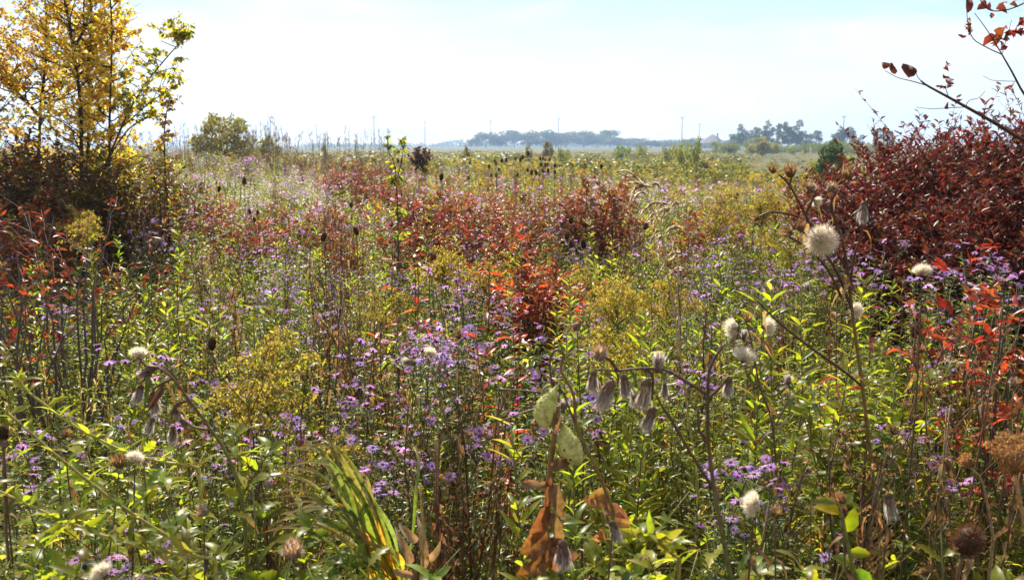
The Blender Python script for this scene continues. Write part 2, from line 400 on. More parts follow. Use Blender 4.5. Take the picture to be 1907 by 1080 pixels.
def flowers_mesh(mb, fl, src, m=0):
    for (p, d, s) in fl:
        V, F, C, M = src[int(rng.integers(len(src)))]
        mb.add((V * s) @ axis_mat(d).T + p, F, C, m)
def goldenrod(g, h=1.0, n=60, L=0.085, bloom=False, pal_=BRIGHT, shape='lance', res=1.0):
    st, fo, bl = MB(), MB(), MB()
    lean = g.normal(0, 0.05, 2) * h
    path = curve3((0, 0, 0), (lean[0], lean[1], h), 8, 0, 0.006, g)
    st.tube(path, 0.0034, 0.0013, (0.15, 0.14, 0.05), 4)
    n = int(n * res)
    stem_leaves(fo, path, n, L, L * 0.19, pal(pal_, n, 0.2, g=g), shape, 0.3, 1.0, 1.05, 0.35, 0.5, (0.25, 0.22, 0.03), phi=2.4, g=g)
    k = int(14 * res)
    stem_leaves(fo, path, k, L * 0.8, L * 0.18, pal(BROWNS + TANS[:1], k, g=g), 'dia', 0.05, 0.4, -0.5, 0.8, 0, g=g)
    if bloom:
        for b in range(int(16 * res) + 4):
            t = g.uniform(0.84, 1.0); P, T = sample(path, [t]); aa = g.uniform(0, 6.28); ln = h * (0.09 + (1 - t) * 0.45) * g.uniform(0.6, 1.1)
            e = P[0] + np.array([math.cos(aa), math.sin(aa), 0.35]) * ln
            bp = curve3(P[0], e, 6, ln * 0.38, 0.002, g); st.tube(bp, 0.0012, 0.0006, (0.10, 0.10, 0.03), 3)
            k = int(55 * res) + 6; tt = g.uniform(0.15, 1, k); Q, _ = sample(bp, tt)
            Q = Q + g.normal(0, 0.006, (k, 3)) + UP * 0.006
            bl.leaves(Q - 0.003, g.normal(0, 1, (k, 3)) + UP, g.normal(0, 1, (k, 3)), 0.010 / math.sqrt(res), 0.007 / math.sqrt(res), pal(GOLD, k, 0.25, g=g), 'dia', 0, 0.3)
    return st, fo, bl
def weed(g, h=0.8, stems=4, n=26, L=0.07, shape='tooth', pal_=None, w=0.34, sp=0.15, side=5):
    pal_ = pal_ or BRIGHT + GREENS; st, fo = MB(), MB()
    for s in range(stems):
        a = g.uniform(0, 6.28); r = g.uniform(0.2, 1) * sp; hh = h * g.uniform(0.6, 1)
        path = curve3((0, 0, 0), (math.cos(a) * r, math.sin(a) * r, hh), 7, 0, 0.010, g)
        st.tube(path, 0.0032, 0.0009, (0.12, 0.12, 0.03), 4)
        stem_leaves(fo, path, n, L, L * w, pal(pal_, n, 0.25, g=g), shape, 0.2, 1, 0.9, 0.4, 0.55, (0.35, 0.28, 0.03), twist=0.5, g=g)
        for b in range(side):
            t = g.uniform(0.35, 0.9); P, T = sample(path, [t]); aa = g.uniform(0, 6.28); ln = h * g.uniform(0.12, 0.26)
            e = P[0] + np.array([math.cos(aa) * 0.6, math.sin(aa) * 0.6, 0.8]) * ln; bp = curve3(P[0], e, 4, 0, 0.004, g); st.tube(bp, 0.0014, 0.0006, (0.12, 0.12, 0.03), 3)
            k = 9; stem_leaves(fo, bp, k, L * 0.62, L * w * 0.62, pal(pal_, k, 0.25, g=g), shape if shape != 'tooth' else 'lance', 0.15, 1, 0.6, 0.4, 0.4, (0.35, 0.28, 0.03), twist=0.5, g=g)
    return st, fo
def dry_stalk(g, h=1.0, heads=16, stems=2):
    st, fo, hd = MB(), MB(), MB()
    for s in range(stems):
        a = g.uniform(0, 6.28); r = g.uniform(0, 0.12)
        path = curve3((0, 0, 0), (math.cos(a) * r, math.sin(a) * r, h * g.uniform(0.8, 1)), 8, 0, 0.012, g)
        c = np.array(BROWNS[int(g.integers(3))]); st.tube(path, 0.0035, 0.0014, c, 4)
        hd.tube(path[3:] + 0.0006, 0.0022, 0.0013, c, 3)
        n = 24; stem_leaves(fo, path, n, 0.05, 0.014, pal(BROWNS, n, g=g), 'dia2', 0.1, 0.95, -0.4, 1.2, 0.2, twist=2.0, g=g)
        for b in range(heads):
            t = g.uniform(0.5, 1); P, T = sample(path, [t]); aa = g.uniform(0, 6.28); ln = g.uniform(0.04, 0.14)
            e = P[0] + np.array([math.cos(aa) * 0.6, math.sin(aa) * 0.6, 0.9]) * ln
            hd.tube(curve3(P[0], e, 3, 0, 0.003, g), 0.001, 0.0008, c, 3)
            k = 7
            hd.leaves(np.tile(e, (k, 1)), g.normal(0, 0.6, (k, 3)) + UP, g.normal(0, 1, (k, 3)), 0.010, 0.005, pal(BROWNS + TANS, k, g=g), 'dia', 0.3, 0.4)
    return st, fo, hd
def grass(g, n=60, h=0.6, w=0.006, pal_=GREENS + TANS, sp=0.08, bend=0.6, shape='blade'):
    mb = MB(); a = g.uniform(0, 6.28, n); r = g.uniform(0, sp, n)
    P = np.stack([np.cos(a) * r, np.sin(a) * r, np.zeros(n)], 1)
    D = np.stack([np.cos(a), np.sin(a), g.uniform(1.2, 4, n)], 1) * 1.0
    N = np.stack([-np.cos(a) , -np.sin(a), np.full(n, 0.6)], 1)
    mb.leaves(P, D, N, h * g.uniform(0.5, 1.1, n), w * g.uniform(0.6, 1.3, n), pal(pal_, n, 0.2, g=g), shape, bend * g.uniform(0.1, 1.3, n), 0.3, (0.3, 0.22, 0.1))
    return mb
def shrub(g, Rr=0.5, H=1.2, twigs=60, per=9, L=0.055, W=0.016, pal_=REDS, low=0.35, shape='lance', up=0.6, stems=12, barec=(0.09, 0.06, 0.05), flat=0.75):
    st, fo = MB(), MB(); tips = []
    mains = []
    for s in range(stems):
        a = s * 2.4 + g.uniform(-0.3, 0.3); r = Rr * math.sqrt((s + 0.5) / stems) * 0.85
        top = np.array([math.cos(a) * r, math.sin(a) * r, H * (1 - 0.35 * (r / Rr) ** 2) * g.uniform(0.85, 0.98)])
        p = curve3((math.cos(a) * 0.06 * Rr, math.sin(a) * 0.06 * Rr, 0), top, 8, 0, 0.012 * H, g)
        p[1:-1, :2] *= 0.85
        st.tube(p, 0.006 * H + 0.001, 0.0018, barec, 4); mains.append(p)
    for k in range(twigs):
        p = mains[k % len(mains)]; t = g.uniform(low, 1) ** flat; P, T = sample(p, [t]); P = P[0]
        a = g.uniform(0, 6.28); ln = Rr * g.uniform(0.15, 0.45)
        e = P + np.array([math.cos(a) * ln, math.sin(a) * ln, ln * g.uniform(0.4, 1.2)])
        tp = curve3(P, e, 4, 0, 0.005, g); st.tube(tp, 0.0018, 0.0009, barec, 3)
        n = per; tt = g.uniform(0.2, 1, n); Q, _ = sample(tp, tt); aa = g.uniform(0, 6.28, n)
        D = np.stack([np.cos(aa), np.sin(aa), up + g.normal(0, 0.45, n)], 1)
        fo.leaves(Q, D, UP + g.normal(0, 0.5, (n, 3)), L * g.uniform(0.6, 1.2, n), W * g.uniform(0.7, 1.2, n), pal(pal_, n, 0.3, g=g), shape, g.uniform(-0.1, 0.6, n), 0.45, None, 0, 0.8)
    return st, fo
def spiky_head(mb, c, r, hl, ax, n, sl, col, sw=0.0014):
    """a bristly cone: core and spines"""
    mb.blob(c, (r, hl), np.array(col) * 0.6, ax, 10, 8, 0.05)
    ax = nrm(np.array(ax, float)); A = axis_mat(ax)
    t = rng.uniform(-0.97, 0.99, n); a = rng.uniform(0, 6.28, n); rr = np.sqrt(1 - t * t)
    loc = np.stack([np.cos(a) * rr * r, np.sin(a) * rr * r, t * hl], 1); nl = nrm(np.stack([np.cos(a) * rr, np.sin(a) * rr, t * 0.6 + 0.45], 1))
    mb.hairs(loc @ A.T + c, nl @ A.T, sl * rng.uniform(0.6, 1.2, n), sw, pal([col, np.array(col) * 1.5], n), 0, 0.15)
def teasel(g, h=1.2, n_heads=3):
    st, hd = MB(), MB()
    path = curve3((0, 0, 0), (g.normal(0, 0.04), g.normal(0, 0.04), h), 7, 0, 0.006, g)
    c = (0.10, 0.06, 0.035); st.tube(path, 0.004, 0.0022, c, 4)
    ends = [path[-1]]; hds = []
    for b in range(n_heads - 1):
        P, T = sample(path, [g.uniform(0.6, 0.85)]); a = g.uniform(0, 6.28)
        e = P[0] + np.array([math.cos(a) * 0.10, math.sin(a) * 0.10, h * 0.17]); st.tube(smooth_path([P[0], P[0] * 0.4 + e * 0.6 - UP * 0.02, e]), 0.002, 0.0018, c, 3); ends.append(e)
    for e in ends:
        hd = MB(); hds.append(hd)
        k = g.uniform(0.75, 1.1); spiky_head(hd, e + UP * 0.03 * k, 0.016 * k, 0.032 * k, UP + g.normal(0, 0.1, 3), 110, 0.010, (0.11, 0.072, 0.045), 0.002)
        aa = g.uniform(0, 6.28, 7); hd.hairs(np.tile(e, (7, 1)), np.stack([np.cos(aa), np.sin(aa), np.full(7, 0.9)], 1), 0.05, 0.0025, np.array(c), 0, 0.4)
    return st, hds

# ------------------------------------------------------------------ ground
def build_ground():
    xs = np.concatenate([[-4000, -1500, -600, -250, -120], np.arange(-60, 61, 1.5), [120, 250, 600, 1500, 4000]])
    ys = np.concatenate([[-300, -60, -15], np.arange(-5, 80, 1.25), [100, 130, 180, 260, 400, 700, 1200, 2200, 5000]])
    X, Y = np.meshgrid(xs, ys); Z = gz(X, Y)
    V = np.stack([X, Y, Z], -1).reshape(-1, 3); nx = len(xs); F = []
    for j in range(len(ys) - 1):
        for i in range(nx - 1):
            a = j * nx + i; F += [(a, a + 1, a + nx + 1), (a, a + nx + 1, a + nx)]
    me = to_mesh('ground', V, np.array(F), np.full((len(V), 3), 0.1), np.zeros(len(F), int), mat_ground(), True)
    tag(part('ground', me), 'flat meadow soil stretching out to the horizon', 'ground', None, 'structure')
build_ground()

# ------------------------------------------------------------------ where each kind grows, read off the photograph
def box(px, py, x0, y0, x1, y1, f=40):
    return float(np.clip((px - x0) / f + 0.5, 0, 1) * np.clip((x1 - px) / f + 0.5, 0, 1) * np.clip((py - y0) / f + 0.5, 0, 1) * np.clip((y1 - py) / f + 0.5, 0, 1))
def zone(px, py, Y):
    if Y > 9: return 'far out in the hazy open meadow' if Y > 16 else 'in the middle meadow before the horizon'
    if Y > 5.2:
        if px < 380: return 'at the foot of the yellow poplars'
        if px < 760: return 'on the slope below the dead grass mound'
        if px < 1230: return 'among the red bushes of the middle meadow'
        return 'beside the dark red thicket'
    if Y > 3.1:
        if px < 300: return 'around the bare-stemmed red bush'
        if px < 720: return 'between the bare-stemmed bush and the milkweed'
        if px < 1100: return 'in front of the orange-red bush'
        if px < 1500: return 'behind the nodding foxtail plumes'
        return 'in front of the dark red thicket'
    if Y > 2.1:
        if px < 300: return 'before the bare-stemmed red bush'
        if px < 720: return 'around the golden plumes near the path edge'
        if px < 1100: return 'behind the green milkweed pods'
        if px < 1450: return 'behind the withered grey thistle heads'
        return 'around the tall thistle with white tufts'
    if px < 470: return 'around the drooping withered thistle with grey tufts'
    if px < 900: return 'around the arching wide-bladed grass'
    if px < 1150: return 'at the foot of the milkweed'
    if px < 1500: return 'below the withered grey thistle heads'
    return 'around the dried umbel and dark teasel head'
def G(i): return np.random.default_rng(1000 + i)

FL_NEAR = [flower_mb(True, i).mesh('flower', M_PETAL) for i in (0, 1, 2, 3, 0)]
FL_FAR = [flower_mb(False, i).arrays() for i in (0, 1, 2, 3)]
FL_MID = [flower_mb(True, i).arrays() for i in (0, 1, 2, 3)]
def var_aster_near(i):
    g = G(i); st, fo, fl = aster(g, 1.1, 5, 56, 12 + 5 * (i % 3), True, 0.052)
    subs = [(FL_NEAR[int(g.integers(5))], tuple(p), axis_rot(d), s) for p, d, s in fl][:40]
    return [('stem', st.mesh('stem', M_STEM), None), ('foliage', fo.mesh('foliage', M_GREEN), None), ('flower', None, subs)]
def var_aster_mid(i):
    g = G(20 + i); st, fo, fl = aster(g, 1.1, 5, 40, 15, False, 0.055)
    b = MB(); flowers_mesh(b, fl, FL_MID)
    for q in st.br: b.tube(q, 0.0012, 0.0008, (0.08, 0.08, 0.035), 3, 1)  # thin offset copies of stems and branches, joining the flowers in one mesh
    return [('stem', st.mesh('stem', M_STEM), None), ('foliage', fo.mesh('foliage', M_GREEN), None), ('bloom', b.mesh('bloom', [M_PETAL, M_STEM]), None)]
def var_gold(i, bloom, h=1.05):
    g = G(40 + i); st, fo, bl = goldenrod(g, h, 66 if not bloom else 50, 0.095, bloom, BRIGHT if i % 3 != 2 else GREENS)
    v = [('stem', st.mesh('stem', M_STEM), None), ('foliage', fo.mesh('foliage', M_GREEN), None)]
    if bloom: v.append(('plume', bl.mesh('plume', M_BLOOM), None))
    return v
def var_weed(i):
    g = G(60 + i); sh = ['tooth', 'lance', 'tooth', 'oval', 'lance', 'lance'][i % 6]
    st, fo = weed(g, 0.8, 5, 24, 0.085 if sh == 'tooth' else 0.058, sh, [BRIGHT, GREENS + GREY, BRIGHT + GREENS, GREENS, BRIGHT, BRIGHT + GREY][i % 6], 0.36 if sh == 'tooth' else 0.27)
    return [('stem', st.mesh('stem', M_STEM), None), ('foliage', fo.mesh('foliage', M_GREEN), None)]
def var_dry(i):
    st, fo, hd = dry_stalk(G(80 + i), 1.0, 16, 2 + i % 2)
    return [('stem', st.mesh('stem', M_STEM), None), ('foliage', fo.mesh('foliage', M_DRYLEAF), None), ('seed_spray', hd.mesh('seed_spray', M_DRYLEAF), None)]  # hd: seed heads on twigs, joined by a copy of the upper stem
def var_grass(i):
    g = G(100 + i); mb = grass(g, 70, 0.75, 0.007, [GREENS + BRIGHT, GREENS + TANS, TANS + BROWNS[:2]][i % 3], 0.07, 0.7)
    st = MB(); hd = MB()
    for k in range(3):
        e = np.array([g.normal(0, 0.12), g.normal(0, 0.12), g.uniform(0.7, 0.95)]); p = curve3((0, 0, 0), e, 5, 0.03, 0, g); hd.tube(p, 0.0015, 0.0008, TANS[2], 3)
        n = 26; Q, T = sample(p, g.uniform(0.8, 1, n)); hd.hairs(Q, T + g.normal(0, 0.3, (n, 3)), 0.02, 0.0022, pal(TANS, n, g=g))
    return [('foliage', mb.mesh('foliage', M_GRASS), None), ('seed_spray', hd.mesh('seed_spray', M_GRASS), None)]  # hd: grass seed heads together with their stems
def var_teasel(i):
    st, hds = teasel(G(120 + i), 1.25, 1 + i % 4)
    return [('stem', st.mesh('stem', M_STEM), None)] + [('seed_head', h.mesh('seed_head', M_DRYLEAF), None) for h in hds]
def var_shrub(i, kw, mat=M_RED):
    st, fo = shrub(G(140 + i), **kw)
    return [('stem', st.mesh('stem', M_BARK), None), ('foliage', fo.mesh('foliage', mat), None)]

K_ASTER = Kind('aster', 'flower', [var_aster_near(i) for i in range(5)])
K_ASTERM = Kind('meadow_aster', 'flower', [var_aster_mid(i) for i in range(6)])
K_LEAFY = Kind('leafy_goldenrod', 'plant', [var_gold(i, False) for i in range(6)])
K_GOLD = Kind('flowering_goldenrod', 'flower', [var_gold(i, True) for i in range(10, 14)])
K_WEED = Kind('broadleaf_weed', 'plant', [var_weed(i) for i in range(6)])
K_DRY = Kind('dried_stalk', 'plant', [var_dry(i) for i in range(6)])
K_GRASS = Kind('grass_clump', 'grass', [var_grass(i) for i in range(6)])
K_TEASEL = Kind('teasel', 'plant', [var_teasel(i) for i in range(5)])
K_RED = Kind('red_bush', 'shrub', [var_shrub(i, dict(Rr=0.42, H=1.15, twigs=110, per=9, pal_=REDS, low=0.45)) for i in range(4)]
             + [var_shrub(i, dict(Rr=0.42, H=1.15, twigs=110, per=9, pal_=ORANGES, low=0.3)) for i in range(4, 6)])

# ------------------------------------------------------------------ the near and middle meadow, plant by plant (to 9 m)
HOLES = [(-0.72, 2.45, 0.45), ]
def place_field():
    cand = []
    y = 1.3
    while y < 9.2:
        step = 0.135 + 0.019 * y
        hw = y * 0.61 + 0.25
        for x in np.arange(-hw, hw, step):
            cand.append((x + rng.uniform(-.5, .5) * step, y + rng.uniform(-.5, .5) * step))
        y += step
    cnt = {}
    for x, y in cand:
        z = float(gz(x, y))
        hmax = 0.50 + 0.62 * np.clip((y - 1.3) / 1.3, 0, 1)
        px, py = proj(x, y, z + hmax * 0.95)
        gpx, gpy = proj(x, y, z)
        w = dict(aster=0.42, leafy=1.1, gold=0.04, weed=1.3, dry=0.75, grass=0.4, teasel=0.05, none=0.1)
        w['aster'] += 1.3 * box(px, py, 1230, 390, 1500, 620) + 0.9 * box(px, py, 760, 480, 1010, 700) + 0.5 * box(px, py, 380, 380, 640, 620) + 2.2 * box(px, py, 1720, 390, 1907, 470) + 1.5 * box(px, py, 600, 640, 760, 800)
        w['gold'] += 1.0 * box(px, py, 1370, 330, 1520, 430, 20) + 0.4 * box(px, py, 1160, 500, 1240, 540, 20)
        w['leafy'] += 2.5 * box(px, py, 1040, 560, 1300, 760) + 1.5 * box(px, py, 1420, 500, 1600, 640) + 1.3 * box(px, py, 240, 520, 460, 720)
        w['dry'] += 1.6 * box(px, py, 560, 420, 780, 650) + 1.4 * box(px, py, 820, 700, 960, 1000) + 0.6 * box(px, py, 1500, 900, 1907, 1080)
        w['grass'] += 2.0 * box(px, py, 480, 780, 720, 1080) + 1.4 * box(px, py, 100, 700, 300, 900)
        w['teasel'] += 0.35 * box(px, py, 560, 330, 1100, 420)
        if y > 3.4: w['aster'] += 1.0
        else: w['aster'] *= 0.8
        if y < 2.4:
            w['aster'] *= 0.06; w['weed'] = 3.2; w['leafy'] *= 0.7; w['dry'] *= 1.0; w['teasel'] = 0; w['gold'] *= 0.6; w['none'] = 0.5
        if px > 700 and px < 1150 and y < 1.9: w['none'] += 1.2; w['dry'] += 1.5
        if gpx < 260 and y < 4: w['none'] += 2; w['aster'] *= 0.3
        if px > 1600 and y > 3.9: w = dict(none=1, weed=0.2)
        if px < 330 and y > 5.5: w['none'] += 3
        w['aster'] = w.get('aster', 0) * float(np.clip(0.75 + 1.9 * math.sin(x * 2.3 + 1.0) * math.sin(y * 1.9 + 0.4) + 0.5 * math.sin(x * 5.1 + y * 3.3), 0.05, 2.6))
        ks = list(w); p = np.array([w[k] for k in ks]); k = ks[rng.choice(len(ks), p=p / p.sum())]
        if k == 'none': continue
        sc = hmax * rng.uniform(0.72, 1.04); rz = rng.uniform(0, 6.28); tilt = tuple(rng.normal(0, 0.06, 2)); zn = zone(px, py, y)
        if k == 'aster' and y < 2.6 and rng.uniform() < .5: k = 'leafy'
        if k == 'aster':
            if y < 4.3: k = 'asternear'
            else: k = 'astermid'
        cnt[k] = cnt.get(k, 0) + 1
        if cnt[k] > (285 if k != 'weed' else 270): continue
        a = (x, y, z - 0.01, rz)
        if k == 'asternear': K_ASTER.put(*a, sc / 1.1, 'violet aster with yellow-eyed flowers ' + zn, 'violet asters ' + zn, tilt)
        elif k == 'astermid': K_ASTERM.put(*a, sc / 1.1, 'small-flowered pale purple aster ' + zn, 'pale purple asters ' + zn, tilt)
        elif k == 'leafy': K_LEAFY.put(*a, sc / 1.05, 'leafy bright green goldenrod stem without flowers ' + zn, 'leafy green stems ' + zn, tilt)
        elif k == 'gold': K_GOLD.put(*a, sc / 1.1, 'goldenrod with dull yellow plumes ' + zn, 'flowering goldenrods ' + zn, tilt)
        elif k == 'weed': K_WEED.put(*a, min(sc, 0.95) / 0.8 * rng.uniform(0.85, 1.0), 'low broad-leaved green weed ' + zn, 'broad-leaved weeds ' + zn, tilt)
        elif k == 'dry': K_DRY.put(*a, sc, 'dry brown seed stalk ' + zn, 'dry brown stalks ' + zn, tilt)
        elif k == 'grass': K_GRASS.put(*a, min(sc, 0.8) / 0.75, 'clump of thin green and straw grass ' + zn, 'grass clumps ' + zn, tilt)
        elif k == 'teasel': K_TEASEL.put(*a, sc / 1.15, 'dark teasel with spiny seed heads ' + zn, 'teasels ' + zn, tilt)
    print('FIELD', cnt)
place_field()

# red bushes of the middle meadow: centre px, top py, distance, radius factor, variant (4,5 orange)
REDB = [(985, 408, 4.6, 1.0, 4), (1015, 430, 4.5, .8, 5), (945, 425, 4.9, .8, 4), (1110, 300, 8.2, 1.35, 0), (1150, 335, 8.0, 1.0, 1), (1070, 345, 8.4, 1.0, 2),
        (830, 330, 8.6, 1.1, 0), (870, 345, 8.0, 1.0, 1), (920, 350, 8.2, 1.0, 2), (790, 340, 8.8, 1.0, 3), (770, 365, 7.2, .9, 0), (840, 380, 7.0, .9, 1), (900, 375, 6.9, .9, 3), (960, 335, 8.8, 1.0, 0), (1010, 350, 8.6, .9, 1), (960, 372, 7.4, .9, 2),
        (650, 290, 15, 1.3, 0), (620, 296, 16, 1.2, 4), (690, 300, 14, 1.2, 1), (720, 310, 13, 1.2, 2), (600, 365, 8.6, .9, 3), (540, 372, 8.4, .9, 0), (480, 385, 7.8, .8, 1), (430, 380, 8.2, .8, 2), (400, 350, 10, .9, 0), (630, 400, 7.2, .8, 2),
        (330, 340, 9.5, 1.0, 4), (290, 345, 9, .9, 1), (1310, 370, 8.2, .7, 2), (1280, 395, 7.2, .7, 0), (1350, 380, 8.0, .7, 1), (1500, 330, 9.0, 1.0, 2), (1470, 350, 8.5, .9, 0), (1540, 320, 9.5, 1.1, 3), (1590, 315, 8.5, 1.2, 1),
        (30, 350, 6.2, 1.0, 4), (70, 340, 6.4, 1.0, 0), (250, 352, 8.5, .9, 5)]
for px, py, Y, s, v in REDB:
    p = at(px, py, Y); z = float(gz(p[0], Y)); k = max(0.45, (p[2] - z) / 1.18)
    c = 'orange-red' if v > 3 else 'scarlet'
    K_RED.put(p[0], Y, z, rng.uniform(0, 6.28), k, f'{c} leafed bush ' + zone(px, py, Y), f'{c} bushes ' + zone(px, py, Y), v=v)

# ------------------------------------------------------------------ stuff: thatch, low herbs, distant meadow
def scatter(n, y0, y1, dens=None, extra=0.2):
    y = np.sqrt(rng.uniform(y0 ** 2, y1 ** 2, n)); x = rng.uniform(-1, 1, n) * (y * 0.60 + extra)
    return x, y
def thatch():
    mb = MB(); n = 42000; x, y = scatter(n, 1.0, 8.0); P = np.stack([x, y, gz(x, y)], 1)
    a = rng.uniform(0, 6.28, n); D = np.stack([np.cos(a), np.sin(a), rng.uniform(0.1, 2.0, n)], 1)
    mb.leaves(P, D, UP + rng.normal(0, 0.3, (n, 3)), rng.uniform(0.12, 0.38, n), rng.uniform(0.003, 0.006, n), pal(TANS + BROWNS + GREENS, n, 0.3, [3, 3, 3, 2, 2, 1, 2, 1, 1, 1, 1, 1]), 'dia2', rng.uniform(0.1, 0.9, n), 0.3)
    stuff('grass_thatch', mb, M_GRASS, 'straw and green thatch of fallen grass under the plants', 'grass')
    mb = MB(); n = 17000; x, y = scatter(n, 1.0, 8.5); hh = rng.uniform(0.06, 0.80, n) * np.clip(0.45 + (y - 1.0) * 0.35, 0.45, 1); lean = rng.normal(0, 0.10, (n, 2))
    B0 = np.stack([x, y, gz(x, y)], 1); TOP = B0 + np.concatenate([lean, hh[:, None]], 1)
    S0 = nrm(np.cross(TOP - B0, rng.normal(0, 1, (n, 3)))) * 0.0012
    V = np.stack([B0 - S0, B0 + S0, TOP], 1).reshape(-1, 3); mb.add(V, np.arange(3 * n).reshape(-1, 3), np.repeat(pal([(0.13, 0.12, 0.04), (0.12, 0.08, 0.04)], n), 3, 0))
    k = 9; col = np.repeat(pal(GREENS + BRIGHT + BRIGHT + BROWNS[:2] + GREY, n, 0.25), k, 0) * rng.uniform(0.8, 1.2, (n * k, 1)); u = rng.uniform(0.35, 1.02, (n, k, 1)); P = (B0[:, None] * (1 - u) + TOP[:, None] * u).reshape(-1, 3); m_ = n * k
    a = rng.uniform(0, 6.28, m_); D = np.stack([np.cos(a), np.sin(a), rng.uniform(-0.1, 1.2, m_)], 1)
    Lr = np.repeat(rng.uniform(0.025, 0.065, n), k) * rng.uniform(0.7, 1.2, m_)
    mb.leaves(P, D, UP + rng.normal(0, 0.4, (m_, 3)), Lr, Lr * np.repeat(rng.uniform(0.16, 0.34, n), k), col, 'dia2', 0.3, 0.3)
    stuff('ground_herbs', mb, M_GREEN, 'dense low green herbs covering the meadow floor', 'ground cover')
thatch()

def species_mix(px, py, Y):
    """colour family of the vegetation that shows at that place: weights"""
    w = dict(aster=1.2, white=0.3, gold=0.25, green=2.0, dry=1.5, red=0.12, olive=0.9)
    w['white'] += 3 * box(px, py, 340, 262, 620, 380); w['aster'] += 0.9 * box(px, py, 380, 270, 700, 360)
    w['gold'] += 0.9 * box(px, py, 1300, 320, 1520, 420) + 1.0 * box(px, py, 880, 290, 1000, 330)
    w['red'] += 0.8 * box(px, py, 560, 280, 1200, 400) + 0.8 * box(px, py, 1480, 300, 1600, 400)
    if Y > 22: w['aster'] *= 0.12; w['white'] *= 0.3; w['olive'] = 2.5; w['dry'] = 2.5; w['red'] *= 0.1; w['gold'] *= 0.7
    if px < 760 and Y > 17: w['dry'] += 3; w['white'] *= 0.6
    return w
def crown_lumps(g, lumps, n, leaf, cols):
    mb = MB(); vol = np.array([l[3] ** 2 for l in lumps]); vol = vol / vol.sum()
    for (x, y, z, r), f in zip(lumps, vol):
        k = max(20, int(n * f)); d = nrm(g.normal(0, 1, (k, 3))); rr = r * g.uniform(.35, 1.0, (k, 1)) ** .5
        P = np.array([x, y, z]) + d * rr * np.array([1, 1, .85])
        mb.leaves(P, g.normal(0, 1, (k, 3)), g.normal(0, 1, (k, 3)), leaf * g.uniform(.6, 1.3, k), leaf * .7, pal(cols, k, .3, g=g), 'dia', .2, .3)
    return mb
